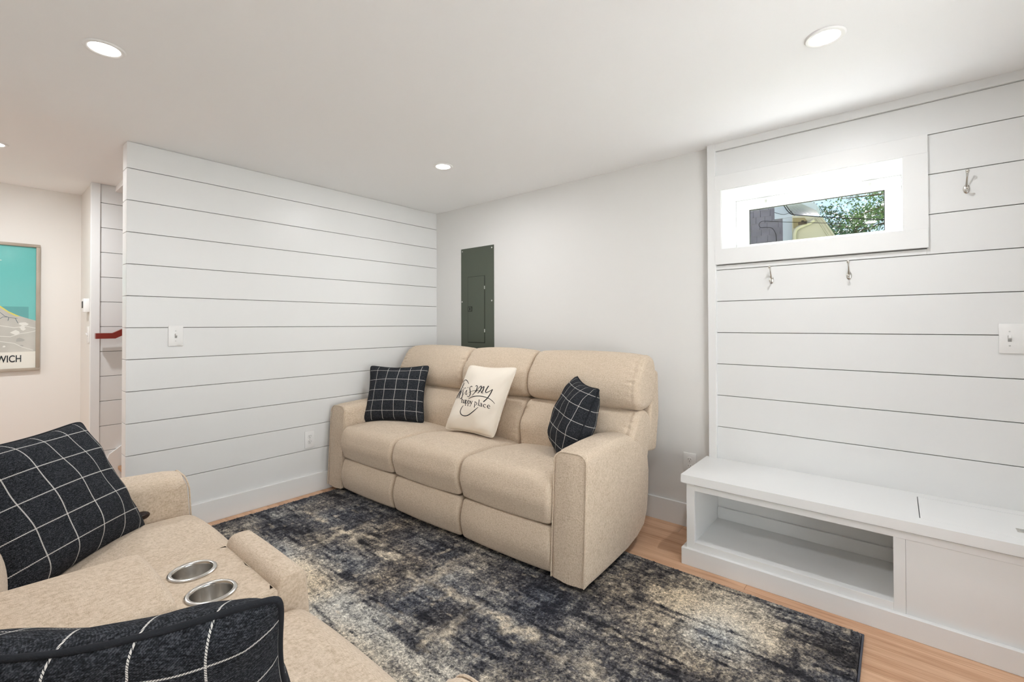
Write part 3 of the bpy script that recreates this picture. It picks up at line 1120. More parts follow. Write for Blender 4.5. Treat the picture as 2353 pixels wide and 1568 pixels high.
# rounded skirt of the console top
ring = [(CX0 + 0.011, -1.003), (CX1 - 0.011, -1.003), (CX1 - 0.011, -0.795), (CX0 + 0.011, -0.795)]
b0 = len(vs)
for k, (x, y) in enumerate(ring):
    sx = -1 if k in (0, 3) else 1
    sy = -1 if k in (0, 1) else 1
    for q in range(5):
        a = q / 4 * math.pi / 2
        vs.append((x + sx * 0.013 * math.sin(a), y + sy * 0.006 * math.sin(a), CZ - 0.010 * (1 - math.cos(a))))
    vs.append((x + sx * 0.013, y + sy * 0.006, CZ - 0.10))
for k in range(4):
    k2 = (k + 1) % 4
    for q in range(5):
        fs.append([b0 + k * 6 + q, b0 + k2 * 6 + q, b0 + k2 * 6 + q + 1, b0 + k * 6 + q + 1])
bm = bmesh.new()
bv = [bm.verts.new(v) for v in vs]
for f in fs:
    try:
        bm.faces.new([bv[i] for i in f])
    except ValueError:
        pass
bm_obj('console_top', bm, M['tweed'], love, smooth=True, angle=50)
for cx, cy in cups:
    ch = lathe('cup_holder', [(0.0, -0.085), (0.040, -0.085), (0.0435, -0.080), (0.0455, -0.005), (0.0470, 0.0015), (0.0500, 0.0032), (0.0545, 0.0026), (0.0580, 0.0), (0.0575, -0.003)], (cx, cy, CZ + 0.001), M['steel'], love, 48, angle=60, cap_end=False)
ROLL = roundpoly([(-1.088, 0.06, 0.02), (-1.100, 0.40, 0.3), (-1.086, 0.582, 0.036), (-1.008, 0.582, 0.036), (-1.008, 0.06, 0.01)], 8)
bm_obj('console_front', inflate(resample(ROLL, 0.02), CX0 - 0.002, CX1 + 0.002, 0.010, crown=0.002, nx=8), M['tweed'], love, smooth=True)
LID = roundpoly([(-0.798, 0.535, 0.01), (-0.800, 0.618, 0.03), (-0.40, 0.628, 0.03), (-0.40, 0.535, 0.01)], 6)
bm_obj('console_lid', inflate(resample(LID, 0.02), CX0 + 0.002, CX1 - 0.002, 0.024, crown=0.006, nx=12), M['tweed'], love, smooth=True)
BCK = roundpoly([(-0.50, 0.44, 0.02), (-0.50, 0.80, 0.1), (-0.40, 1.03, 0.05), (-0.25, 1.03, 0.05), (-0.25, 0.44, 0.02)], 6)
bm_obj('console_back', inflate(resample(BCK, 0.03), CX0, CX1, 0.03, crown=0.01, nx=10), M['tweed'], love, smooth=True)
lv = ellipsoid('recliner_lever', (0.735, -0.900, 0.532), (0.013, 0.028, 0.016), M['lever'], love)
tag(lv, 'glossy dark brown release lever')

# ------------------------------------------------------------------ throw pillows


def pillow_surface(W, Hh, T, pinch, seed, slump=0.0, shear=0.0):
    rs = random.Random(seed)
    ph = [rs.uniform(0, 6.28) for _ in range(8)]

    def f(u, v, side):
        """u, v in -1..1 -> local point; x across, z up from the lower edge, y thickness"""
        cr = 1 - 0.055 * abs(u) ** 7 * abs(v) ** 7
        x = cr * u * W / 2 * (1 - pinch * (1 - v * v) * abs(u) ** 3)
        z = cr * v * Hh / 2 * (1 - pinch * (1 - u * u) * abs(v) ** 3)
        th = T * max(0, (1 - abs(u) ** 2.6)) ** 0.62 * max(0, (1 - abs(v) ** 2.6)) ** 0.62
        # fullness sinks to the lower half
        th *= 1.0 - 0.18 * v
        wr = 0.004 * math.sin(5 * u + 3 * v + ph[0]) + 0.003 * math.sin(9 * v - 4 * u + ph[1] + side)
        e = min(1 - abs(u), 1 - abs(v))
        # tucks along the seams
        tk = 0.0035 * math.sin((u - v) * 17 + ph[2]) * math.exp(-e / 0.14) * (1 - math.exp(-e / 0.03))
        th = th + (wr + tk) * min(1, e * 6)
        th += 0.0015
        y = -side * th + 0.010 * math.sin(1.7 * u + ph[3]) * (v * 0.6 + 0.4) * slump
        return Vector((x + shear * (v + 1) / 2, y, z + Hh / 2))
    return f


def make_pillow(name, label, W, Hh, T, mat, cordmat, loc, yaw, lean, roll=0.0, pinch=0.10, seed=1, cord=0.0043, group=None, shear=0.0, slump=1.0):
    """yaw: direction the front faces, degrees from -y toward +x; lean: degrees backwards; roll: in its own plane"""
    t = thing(name, label, 'pillow', loc, (0, 0, 0), group, local=True)
    t.matrix_basis = Matrix.Translation(loc) @ Matrix.Rotation(R(yaw), 4, 'Z') @ Matrix.Rotation(R(-lean), 4, 'X') @ Matrix.Rotation(R(roll), 4, 'Y')
    f = pillow_surface(W, Hh, T, pinch, seed, slump, shear)
    N = 44
    par = [-math.cos(math.pi * i / N) * 0.35 + (2 * i / N - 1) * 0.65 for i in range(N + 1)]
    vs, fs, uv = [], [], []
    for side in (1, -1):
        b0 = len(vs)
        for j in range(N + 1):
            for i in range(N + 1):
                vs.append(f(par[i], par[j], side))
                uv.append(((par[i] + 1) / 2, (par[j] + 1) / 2))
        for j in range(N):
            for i in range(N):
                q = [b0 + j * (N + 1) + i, b0 + j * (N + 1) + i + 1, b0 + (j + 1) * (N + 1) + i + 1, b0 + (j + 1) * (N + 1) + i]
                fs.append(q if side == 1 else q[::-1])
    body = obj('cover', vs, fs, mat, t, smooth=True, angle=180, uvs=uv)
    ring = []
    for i in range(0, N):
        ring.append((par[i], -1))
    for i in range(0, N):
        ring.append((1, par[i]))
    for i in range(N, 0, -1):
        ring.append((par[i], 1))
    for i in range(N, 0, -1):
        ring.append((-1, par[i]))
    pts = []
    for (u, v) in ring:
        a, b_ = f(u, v, 1), f(u, v, -1)
        p = (a + b_) / 2
        pts.append(p)
    # soften the corners of the cord
    n = len(pts)
    for _ in range(3):
        pts = [(pts[i - 1] + pts[i] * 2 + pts[(i + 1) % n]) / 4 for i in range(n)]
    tube('piping', pts, cord, cordmat, t, 8, closed=True)
    return t, f


PILG = 'windowpane plaid throw pillows'
make_pillow('plaid_pillow', 'dark windowpane plaid pillow propped upright in the sofa corner by the shiplap wall', 0.50, 0.455, 0.075, M['plaid'], M['cord'], (0.405, -0.780, 0.494), 34, 20, 0, pinch=0.13, seed=3, group=PILG)
make_pillow('plaid_pillow', 'dark windowpane plaid pillow leaning on the sofa arm near the outlet wall', 0.45, 0.465, 0.100, M['plaid'], M['cord'], (1.845, -0.670, 0.482), -43, 20, 3, pinch=0.13, seed=5, group=PILG)
make_pillow('plaid_pillow', 'large dark windowpane plaid pillow tucked in the loveseat corner by the shiplap partition', 0.51, 0.47, 0.085, M['plaid'], M['cord'], (1.36, -2.58, 0.485), 135, 30, 0, seed=8, group=PILG)
make_pillow('plaid_pillow', 'dark windowpane plaid pillow with corded seam slumped on the loveseat seat beside the console', 0.47, 0.47, 0.080, M['plaid'], M['cord'], (2.39, -2.595, 0.495), 226, 31, -2, pinch=0.15, seed=12, slump=2.6, group=PILG)
wp, wf = make_pillow('lettered_pillow', 'cream canvas pillow printed This is my happy place on the sofa middle seat', 0.45, 0.48, 0.075, M['cream'], M['cream'], (1.12, -0.685, 0.503), 3, 19, 0, seed=21, cord=0.004, pinch=0.08, shear=0.085)

# lettering: strokes traced in the plane of the pillow face
QUAD = [Vector(p) for p in ((590, 120), (1390, 150), (1060, 1440), (200, 1280))]     # TL TR BR BL


def to_uv(x, y):
    # inverse bilinear by Newton
    s, t_ = 0.5, 0.5
    for _ in range(12):
        a = QUAD[0].lerp(QUAD[1], s)
        b = QUAD[3].lerp(QUAD[2], s)
        p = a.lerp(b, t_)
        ds = (QUAD[1] - QUAD[0]) * (1 - t_) + (QUAD[2] - QUAD[3]) * t_
        dt = b - a
        e = Vector((x, y)) - p
        det = ds.x * dt.y - ds.y * dt.x
        s += (e.x * dt.y - e.y * dt.x) / det
        t_ += (ds.x * e.y - ds.y * e.x) / det
    return -0.76 + 1.98 * s, 1.0 - 2.06 * t_


def spline(pts, n=8):
    P_ = [Vector(p[:2]) for p in pts]
    W_ = [p[2] if len(p) > 2 else 12 for p in pts]
    o = []
    m_ = len(P_)
    for i in range(m_ - 1):
        p0 = P_[max(i - 1, 0)]
        p1, p2 = P_[i], P_[i + 1]
        p3 = P_[min(i + 2, m_ - 1)]
        for k in range(n):
            t_ = k / n
            q = 0.5 * ((2 * p1) + (p2 - p0) * t_ + (2 * p0 - 5 * p1 + 4 * p2 - p3) * t_ * t_ + (3 * p1 - p0 - 3 * p2 + p3) * t_ ** 3)
            o.append((q.x, q.y, W_[i] * (1 - t_) + W_[i + 1] * t_))
    o.append((P_[-1].x, P_[-1].y, W_[-1]))
    return o


ink_v, ink_f = [], []


def stroke(pts, n=8):
    s = spline(pts, n)
    b0 = len(ink_v)
    for i, (x, y, w_) in enumerate(s):
        x0, y0, _ = s[max(i - 1, 0)]
        x1, y1, _ = s[min(i + 1, len(s) - 1)]
        d = Vector((x1 - x0, y1 - y0))
        if d.length < 1e-6:
            d = Vector((1, 0))
        d.normalize()
        w_ *= 0.82
        nx_, ny_ = -d.y * w_ / 2, d.x * w_ / 2
        for sg in (1, -1):
            u, v = to_uv(x + sg * nx_, y + sg * ny_)
            p = wf(max(-.99, min(.99, u)), max(-.99, min(.99, v)), 1)
            ink_v.append(p + Vector((0, -0.0012, 0)))
    for i in range(len(s) - 1):
        ink_f.append([b0 + 2 * i, b0 + 2 * i + 1, b0 + 2 * i + 3, b0 + 2 * i + 2])


for q in (
    [(432, 445, 6), (460, 418, 12), (500, 408, 14), (550, 430, 16), (600, 487, 10)],            # T bar
    [(470, 412, 8), (440, 520, 18), (395, 640, 18), (352, 755, 8)],                              # T stem
    [(497, 470, 6), (478, 480, 10), (440, 570, 16), (382, 725, 12)],                             # h stem
    [(385, 720, 6), (420, 640, 8), (448, 600, 14), (440, 650, 18), (415, 735, 10)],              # h arch
    [(478, 575, 12), (462, 640, 18), (445, 712, 14), (462, 718, 8)],                             # i
    [(486, 540, 14), (490, 552, 14)],
    [(560, 562, 14), (530, 556, 10), (505, 585, 14), (512, 635, 20), (515, 690, 18), (490, 738, 12), (462, 735, 8)],   # s
    [(505, 690, 6), (545, 655, 6), (592, 600, 12), (580, 660, 16), (590, 678, 10), (612, 655, 6)],                     # i
    [(603, 548, 18), (608, 560, 18)],
    [(690, 545, 18), (668, 533, 12), (645, 560, 16), (660, 610, 20), (668, 665, 18), (640, 712, 12), (612, 700, 10)],  # s
    [(640, 645, 5), (690, 622, 8), (770, 608, 10), (850, 618, 5)],
    [(752, 540, 14), (760, 522, 12), (780, 540, 14), (768, 600, 16), (735, 655, 12), (700, 690, 8)],                   # m
    [(762, 640, 8), (800, 570, 10), (838, 530, 16), (835, 590, 18), (790, 655, 10)],
    [(800, 640, 8), (845, 570, 10), (880, 538, 16), (868, 600, 18), (846, 640, 14), (870, 645, 8)],
    [(945, 520, 20), (925, 560, 16), (905, 610, 16), (915, 635, 14), (955, 610, 10), (1000, 575, 8)],                  # y
    [(1000, 572, 14), (970, 655, 16), (935, 730, 18), (888, 795, 20)],
    [(636, 748, 8), (700, 715, 14), (790, 700, 16), (880, 706, 16), (960, 732, 12), (1010, 772, 10), (1042, 812, 6)],  # sweep
    [(548, 855, 8), (518, 900, 14), (504, 955, 16), (525, 1008, 18), (580, 1032, 18), (650, 1020, 18), (735, 965, 16), (820, 888, 8)],
):
    stroke(q)

GLY = {   # serif letters as strokes in a unit cell: x right, y down, x-height 0..1
    'h': [[(0.06, -0.75, .14), (0.08, 1, .20)], [(-.08, 1, .08), (.24, 1, .08)], [(0.08, .25, .08), (.3, .02, .12), (.52, .2, .2), (.53, 1, .2)], [(.38, 1, .08), (.7, 1, .08)]],
    'a': [[(.08, .2, .16), (.28, .0, .12), (.48, .18, .2), (.5, .9, .2), (.64, .98, .1)], [(.48, .45, .08), (.18, .58, .16), (.1, .85, .18), (.28, 1.0, .12), (.48, .8, .08)]],
    'p': [[(0.0, .04, .1), (.12, .0, .16), (.12, 1.7, .2)], [(-.04, 1.7, .08), (.3, 1.7, .08)], [(.12, .25, .08), (.36, .0, .12), (.62, .45, .2), (.4, 1.0, .12), (.12, .85, .08)]],
    'y': [[(-.04, .02, .08), (.2, .02, .08)], [(.08, .02, .2), (.32, .9, .18)], [(.6, .02, .12), (.32, .95, .12), (.15, 1.6, .12), (-.02, 1.62, .16)], [(.46, .02, .08), (.7, .02, .08)]],
    'l': [[(0.0, -.72, .1), (.1, -.75, .18), (.1, 1, .2)], [(-.06, 1, .08), (.28, 1, .08)]],
    'c': [[(.56, .2, .18), (.36, .0, .12), (.1, .3, .18), (.12, .75, .2), (.36, 1.0, .14), (.58, .82, .08)]],
    'e': [[(.1, .5, .08), (.54, .44, .1), (.5, .12, .14), (.32, .0, .12), (.08, .4, .2), (.16, .85, .2), (.38, 1.0, .14), (.58, .82, .08)]],
}
for ch, x, y in (('h', 503, 752), ('a', 546, 762), ('p', 580, 765), ('p', 628, 772), ('y', 674, 782), ('p', 752, 798), ('l', 815, 806), ('a', 836, 815), ('c', 888, 828), ('e', 940, 838)):
    for st_ in GLY[ch]:
        stroke([(x + p[0] * 66 + 0 * p[1], y + p[1] * 54 + p[0] * 66 * 0.17, p[2] * 66) for p in st_], 5)
letter = obj('lettering', ink_v, ink_f, M['ink'], wp, smooth=False)

# ------------------------------------------------------------------ electrical panel on the plain wall
ep = thing('electrical_panel', 'dark grey-green metal breaker panel cover on the white wall', 'electrical panel', (0.54, 0, 0.9))
PX0, PX1, PZ0, PZ1 = 0.338, 0.735, 0.90, 1.911
box('cover', PX0, PX1, -0.006, -0.0005, PZ0, PZ1, M['green'], ep, bev=0.0015)
dx0, dx1, dz0, dz1 = 0.430, 0.628, 1.085, 1.655
box('door_gap', dx0 - 0.004, dx1 + 0.005, -0.0065, -0.002, dz0 - 0.006, dz1 + 0.003, M['green_gap'], ep)
dr = box('door', dx0, dx1, -0.0095, -0.002, dz0, dz1, M['green'], ep, bev=0.0012)
lt = box('latch_frame', dx0 + 0.002, dx0 + 0.052, -0.0115, -0.008, 1.352, 1.396, M['green_gap'], dr)
box('latch', dx0 + 0.006, dx0 + 0.047, -0.013, -0.008, 1.357, 1.391, M['green'], dr, bev=0.001)
box('latch_pull', dx0 + 0.020, dx0 + 0.034, -0.0145, -0.008, 1.364, 1.385, M['slot'], dr)
for z in (1.555, 1.185):
    box('hinge', dx1 - 0.001, dx1 + 0.006, -0.0125, -0.004, z - 0.014, z + 0.014, M['screw'], ep, bev=0.001)
for x, z in ((0.357, 1.888), (0.712, 1.888), (0.352, 1.44), (0.712, 1.44), (0.357, 0.925), (0.712, 0.925)):
    lathe('screw', [(0.0, -0.0095), (0.005, -0.0092), (0.0075, -0.006)], (x, 0, z), M['screw'], ep, 12, axis='y')

# ------------------------------------------------------------------ switches and outlets


def rotpt(face, x, y, z):
    return (x, y, z) if face == 'y' else (-y, x, z)


def plate_frame(name, label, cat, c, face):
    """face 'y': on a wall facing -y; 'x': on a wall facing +x. parts local: x across, y out of the wall (negative = toward the room)"""
    t = thing(name, label, cat, c, (0, 0, 0 if face == 'y' else math.pi / 2), local=True)
    return t


def plate_body(t, w_, h):
    return box('wall_plate', -w_ / 2, w_ / 2, -0.006, -0.0004, -h / 2, h / 2, M['plate'], t, bev=0.0022, seg=2)


def toggle(t, x):
    box('toggle_slot', x - 0.0055, x + 0.0055, -0.0064, -0.003, -0.013, 0.013, M['grey_slot'], t)
    bm = box_bm(x - 0.0042, x + 0.0042, -0.017, -0.003, -0.004, 0.0085, 0.0012)
    for v in bm.verts:
        if v.co.y < -0.01:
            v.co.z += 0.006
    bm_obj('toggle', bm, M['plate'], t)
    for z in (-0.030, 0.030):
        lathe('screw', [(0.0, -0.0072), (0.0022, -0.007), (0.003, -0.006)], (x, 0, z), M['screw'], t, 10, axis='y')


def sockets(t):
    for z in (-0.020, 0.020):
        s = lathe('socket', [(0.0, -0.0082), (0.0155, -0.0080), (0.0168, -0.0068), (0.0170, -0.005)], (0, 0, z), M['plate'], t, 24, axis='y')
        for a in ((-0.0075, -0.0055, 0.0005, 0.0085), (0.0055, 0.0075, 0.0015, 0.0080), (-0.002, 0.002, -0.0095, -0.0050)):
            box('slot', a[0], a[1], -0.0086, -0.0078, z + a[2], z + a[3], M['slot'], s)
    lathe('screw', [(0.0, -0.0072), (0.0022, -0.007), (0.003, -0.006)], (0, 0, 0), M['screw'], t, 10, axis='y')


t = plate_frame('light_switch', 'single white toggle switch plate on the shiplap partition', 'light switch', (0.0006, -2.039, 1.175), 'x')
plate_body(t, 0.074, 0.122)
toggle(t, 0)
t = plate_frame('wall_outlet', 'white duplex outlet low on the shiplap wall beside the sofa arm', 'outlet', (0.0006, -1.220, 0.396), 'x')
plate_body(t, 0.072, 0.122)
sockets(t)
t = plate_frame('wall_outlet', 'white duplex outlet partly hidden behind the white bench end', 'outlet', (2.347, 0, 0.390), 'y')
plate_body(t, 0.076, 0.122)
sockets(t)
t = plate_frame('light_switch', 'double white switch plate on the shiplap panel above the bench', 'light switch', (3.705, SY - 0.0006, 1.173), 'y')
plate_body(t, 0.118, 0.124)
toggle(t, -0.028)
toggle(t, 0.024)
t = plate_frame('thermostat', 'small white thermostat box on the narrow return wall', 'thermostat', (-1.285, YE, 1.388), 'y')
box('case', -0.045, 0.045, -0.034, -0.0004, -0.05, 0.05, M['plate'], t, bev=0.003, seg=2)
box('display', -0.026, 0.026, -0.0355, -0.033, -0.02, 0.03, M['slot'], t)
t = plate_frame('light_switch', 'white switch plate under the thermostat on the return wall', 'light switch', (-1.28, YE, 1.17), 'y')
plate_body(t, 0.074, 0.122)
toggle(t, 0)

# ------------------------------------------------------------------ coat hooks


def coat_hook(label, x, ztop, z0):
    t = thing('coat_hook', label, 'coat hook', (x, SY, z0), group='nickel coat hooks on the shiplap panel', local=True)
    h = ztop - z0
    # oval spoon shaped plate
    bm = bmesh.new()
    bmesh.ops.create_uvsphere(bm, u_segments=20, v_segments=10, radius=1)
    for v in bm.verts:
        v.co = Vector((v.co.x * 0.0115, -0.0005 + min(v.co.y, 0) * 0.006, 0.021 + v.co.z * 0.0205))
    pl = bm_obj('plate', bm, M['nickel'], t, smooth=True, angle=180)
    for z in (0.011, 0.031):
        lathe('screw', [(0.0, -0.0085), (0.0024, -0.0082), (0.0032, -0.006)], (0, 0, z), M['screw'], pl, 10, axis='y')
    up = [(0, -0.004, 0.030), (0, -0.010, 0.040), (0, -0.017, 0.052), (0, -0.027, 0.066), (0, -0.038, 0.080), (0, -0.045, h - 0.012), (0, -0.047, h - 0.004)]
    tube('upper_prong', up, [0.0045, 0.0042, 0.0034, 0.0032, 0.0042, 0.0062, 0.0040], M['nickel'], t, 12)
    ellipsoid('upper_knob', (0, -0.0462, h - 0.007), (0.0068, 0.0068, 0.0075), M['nickel'], t)
    lowp = [(0, -0.004, 0.022), (0, -0.012, 0.014), (0, -0.022, 0.009), (0, -0.031, 0.010), (0, -0.036, 0.016)]
    tube('lower_prong', lowp, [0.0045, 0.0040, 0.0034, 0.0036, 0.0050], M['nickel'], t, 12)
    ellipsoid('lower_knob', (0, -0.0365, 0.018), (0.0062, 0.0062, 0.0062), M['nickel'], t)


coat_hook('satin nickel coat hook under the window nearest the vertical trim board', 2.800, 1.549, 1.454)
coat_hook('satin nickel coat hook centred under the small window', 3.139, 1.548, 1.454)
coat_hook('satin nickel coat hook high beside the window casing', 3.555, 1.900, 1.803)

# ------------------------------------------------------------------ built-in bench
be = thing('storage_bench', 'long white painted storage bench with an open cubby under the coat hooks', 'bench', (3.5, -0.25, 0))
BX1 = 4.152
B = M['bench']
box('base', 2.456, BX1, -0.455, -0.0165, 0.0, 0.085, B, be, bev=0.0015)
box('end_panel', 2.478, 2.4955, -0.4365, -0.0165, 0.085, 0.419, B, be)
# face frame
box('stile', 2.478, 2.518, -0.437, -0.418, 0.085, 0.419, B, be, bev=0.001)
box('rail', 2.518, BX1 - 0.02, -0.437, -0.418, 0.381, 0.410, B, be, bev=0.001)
box('rail', 2.478, BX1 - 0.02, -0.434, -0.418, 0.410, 0.419, B, be)
box('rail', 2.518, 3.299, -0.437, -0.418, 0.085, 0.119, B, be, bev=0.001)
box('cubby_floor', 2.4955, 3.299, -0.419, -0.0305, 0.100, 0.1185, B, be)
box('cubby_side', 2.4955, 2.5185, -0.418, -0.05, 0.1185, 0.419, B, be)
box('back_strip', 2.5185, 3.299, -0.048, -0.0305, 0.1185, 0.183, B, be, bev=0.001)
box('divider', 3.299, 3.318, -0.4365, -0.0305, 0.085, 0.419, B, be)
box('stile', 3.299, 3.336, -0.437, -0.43, 0.085, 0.381, B, be, bev=0.0006)
box('front_panel', 3.3365, BX1 - 0.02, -0.434, -0.416, 0.085, 0.3805, B, be, bev=0.0008)
box('end_panel', BX1 - 0.02, BX1 - 0.003, -0.437, -0.0305, 0.085, 0.419, B, be)
# worktop with the hole for the lid
lx0, lx1, ly0, ly1 = 3.380, 4.06, -0.382, -0.088
bm = bmesh.new()
for a in ((2.456, lx0, -0.457, -0.0305), (lx1, BX1 + 0.015, -0.457, -0.0305), (lx0, lx1, -0.457, ly0), (lx0, lx1, ly1, -0.0305)):
    box_bm(a[0], a[1], a[2], a[3], 0.419, 0.460, bm=bm)
bmesh.ops.remove_doubles(bm, verts=bm.verts, dist=1e-5)
bm_obj('top', bm, B, be)
lid = box('lid', lx0 + 0.003, lx1 - 0.003, ly0 + 0.0025, ly1 - 0.0015, 0.421, 0.4598, B, be, bev=0.0012)
box('lid_ledge', lx0 - 0.01, lx1 + 0.01, ly0 - 0.01, ly1 + 0.01, 0.405, 0.4188, M['gap'], be)
pl = box('flush_pull', 3.655, 3.735, -0.312, -0.272, 0.4585, 0.4612, M['nickel'], lid, bev=0.0006)
tag(pl, 'brushed nickel flush pull')
box('pull_recess', 3.665, 3.725, -0.305, -0.279, 0.4600, 0.4616, M['screw'], lid)

# ------------------------------------------------------------------ framed print in the hall
fy0, fy1, fz0, fz1 = -3.16, -2.498, 0.901, 1.852
FX = XH + 0.0006
pf = thing('framed_print', 'framed teal and grey coastal map print on the hall wall', 'picture', (XH, (fy0 + fy1) / 2, fz0))
fwid = 0.022
for a in ((fy0, fy1, fz0, fz0 + fwid), (fy0, fy1, fz1 - fwid, fz1), (fy0, fy0 + fwid, fz0 + fwid, fz1 - fwid), (fy1 - fwid, fy1, fz0 + fwid, fz1 - fwid)):
    box('frame_side', FX, FX + 0.026, a[0], a[1], a[2], a[3], M['frame'], pf, bev=0.003, seg=2)
iy0, iy1, iz0, iz1 = fy0 + fwid, fy1 - fwid, fz0 + fwid, fz1 - fwid
box('mount', FX, FX + 0.008, iy0, iy1, iz0, iz1, M['paper'], pf)


def flat(name, poly, lift, mat, parent):
    return prism(name, poly, FX + 0.008 + lift, FX + 0.0083 + lift, mat, parent, axis='x')


prt = flat('printed_map', [(iy0, 1.045), (iy1, 1.045), (iy1, iz1), (iy0, iz1)], 0.0, M['sea'], pf)
coast = [(iy1, 1.277), (-2.57, 1.297), (-2.614, 1.316), (-2.658, 1.344), (-2.70, 1.385), (-2.80, 1.46), (-2.95, 1.52), (iy0, 1.53)]
flat('teal_block', [(-2.557, 1.22), (-2.557, 1.381), (-2.95, 1.381), (-2.95, 1.22)], 0.0003, M['teal_dark'], prt)  # darker teal rectangle, partly covered by the land
flat('land', [(iy0, 1.045), (iy1, 1.045)] + coast, 0.0006, M['land'], prt)
flat('beach', [(-2.60, 1.309), (-2.614, 1.317), (-2.658, 1.345), (-2.70, 1.386), (-2.80, 1.461), (-2.80, 1.445), (-2.70, 1.372), (-2.655, 1.331), (-2.62, 1.308)], 0.0009, M['beach'], prt)


def ribbon(name, pts, wd, lift, mat):
    vs, fs = [], []
    for i, (a, b_) in enumerate(pts):
        a0, b0_ = pts[max(i - 1, 0)]
        a1, b1_ = pts[min(i + 1, len(pts) - 1)]
        d = Vector((a1 - a0, b1_ - b0_)).normalized()
        for sg in (1, -1):
            vs.append((FX + 0.0083 + lift, a - d.y * wd * sg, b_ + d.x * wd * sg))
    for i in range(len(pts) - 1):
        fs.append([2 * i, 2 * i + 1, 2 * i + 3, 2 * i + 2])
    return obj(name, vs, fs, mat, prt)


for k, q in enumerate(([(-2.70, 1.337), (-2.677, 1.31), (-2.656, 1.30), (-2.614, 1.293)], [(-2.656, 1.30), (-2.661, 1.276)], [(-2.66, 1.303), (-2.686, 1.303), (-2.70, 1.29)], [(-2.625, 1.295), (-2.611, 1.258)])):
    ribbon('river', q, 0.0016, 0.001, M['river'])
for q in ([(-2.76, 1.125), (-2.699, 1.125), (-2.629, 1.109), (-2.587, 1.079), (-2.533, 1.055)], [(-2.72, 1.165), (-2.648, 1.158), (-2.60, 1.18), (-2.558, 1.188), (iy1, 1.20)], [(-2.70, 1.24), (-2.63, 1.225), (-2.57, 1.235), (iy1, 1.22)]):
    ribbon('road', q, 0.002, 0.001, M['road'])
random.seed(4)
for k in range(16):
    a, b_, ra = random.uniform(-2.95, iy1 - 0.02), random.uniform(1.06, 1.26), random.uniform(0.008, 0.022)
    flat('contour_patch', [(a + ra * random.uniform(0.6, 1.5) * math.cos(q * 0.785), b_ + ra * random.uniform(0.5, 1.0) * math.sin(q * 0.785)) for q in range(8)], 0.0008 + k * 0.00001, (M['road'], M['land_dark'])[k % 2], prt)
flat('headline_tick', [(-2.73, 1.716), (-2.694, 1.716), (-2.694, 1.7195), (-2.73, 1.7195)], 0.001, M['paper'], prt)
fc = bpy.data.curves.new('wich', 'FONT')
fc.body = 'WICH'
fc.size = 0.068
fc.offset = 0.0012
fo = bpy.data.objects.new('wich', fc)
COL.objects.link(fo)
bpy.context.view_layer.update()
tm = bpy.data.meshes.new_from_object(fo.evaluated_get(bpy.context.evaluated_depsgraph_get()))
bpy.data.objects.remove(fo)
xs = [v.co.x for v in tm.vertices]
wtx = max(xs) - min(xs)
sc = 0.124 / wtx
ys = [v.co.y for v in tm.vertices]
sy = 0.052 / (max(ys) - min(ys))
tv = [(FX + 0.0095, -2.717 + (v.co.x - min(xs)) * sc, 0.969 + (v.co.y - min(ys)) * sy) for v in tm.vertices]
tf = [list(p.vertices) for p in tm.polygons]
obj('lettering', tv, tf, M['ink'], pf)
bpy.data.meshes.remove(tm)
box('pane', FX + 0.013, FX + 0.0150, iy0, iy1, iz0, iz1, M['pane_matte'], pf)

# ------------------------------------------------------------------ outside the window
gz = 1.38
tag(box('ground', -30, 40, 0.36, 60, gz - 0.2, gz, M['grass']), kind='structure')
YN = 6.0


def zw(zx, zy, Y):
    """point at depth Y seen at a spot of the window view"""
    return on_y(1710 + zx / 6.92, 430 + zy / 6.92, Y)


hs = thing('neighbour_house', 'grey shingled neighbouring house with white corner boards seen through the window', 'house', (0.3, 7.0, gz))
pc = zw(618, 600, YN)
px1 = zw(772, 600, YN).x
box('wall', -3.5, px1 - 0.005, YN + 0.02, 6.30, gz, 4.3, M['shingle'], hs)
# shingle courses that show in the window
zc = zw(400, 455, YN).z
cour = zw(400, 455, YN).z - zw(400, 555, YN).z
for c_ in range(-2, 6):
    ztop = zc - c_ * cour
    x = 0.3 + (c_ % 2) * 0.09 - random.random() * 0.05
    while x < pc.x:
        wd = random.uniform(0.10, 0.17)
        x2 = min(x + wd, pc.x)
        if x2 - x > 0.02:
            th = random.uniform(0.002, 0.006)
            vs = [(x + 0.002, YN + 0.018, ztop), (x2 - 0.002, YN + 0.018, ztop), (x2 - 0.002, YN + 0.018, ztop - cour), (x + 0.002, YN + 0.018, ztop - cour),
                  (x + 0.002, YN + 0.014, ztop), (x2 - 0.002, YN + 0.014, ztop), (x2 - 0.002, YN - th, ztop - cour - 0.004), (x + 0.002, YN - th, ztop - cour - 0.004)]
            obj('shingle', vs, [[0, 1, 2, 3], [4, 7, 6, 5], [0, 4, 5, 1], [3, 2, 6, 7], [0, 3, 7, 4], [1, 5, 6, 2]], M['shingle'], hs)
        x += wd
box('corner_board', pc.x, px1, YN - 0.03, YN + 0.02, gz, 4.2, M['ext_white'], hs)
fa, fb = zw(485, 515, YN - 0.04), zw(772, 300, YN - 0.04)
box('frieze_board', fa.x, fb.x, YN - 0.05, YN + 0.02, fa.z, 4.2, M['ext_white'], hs)
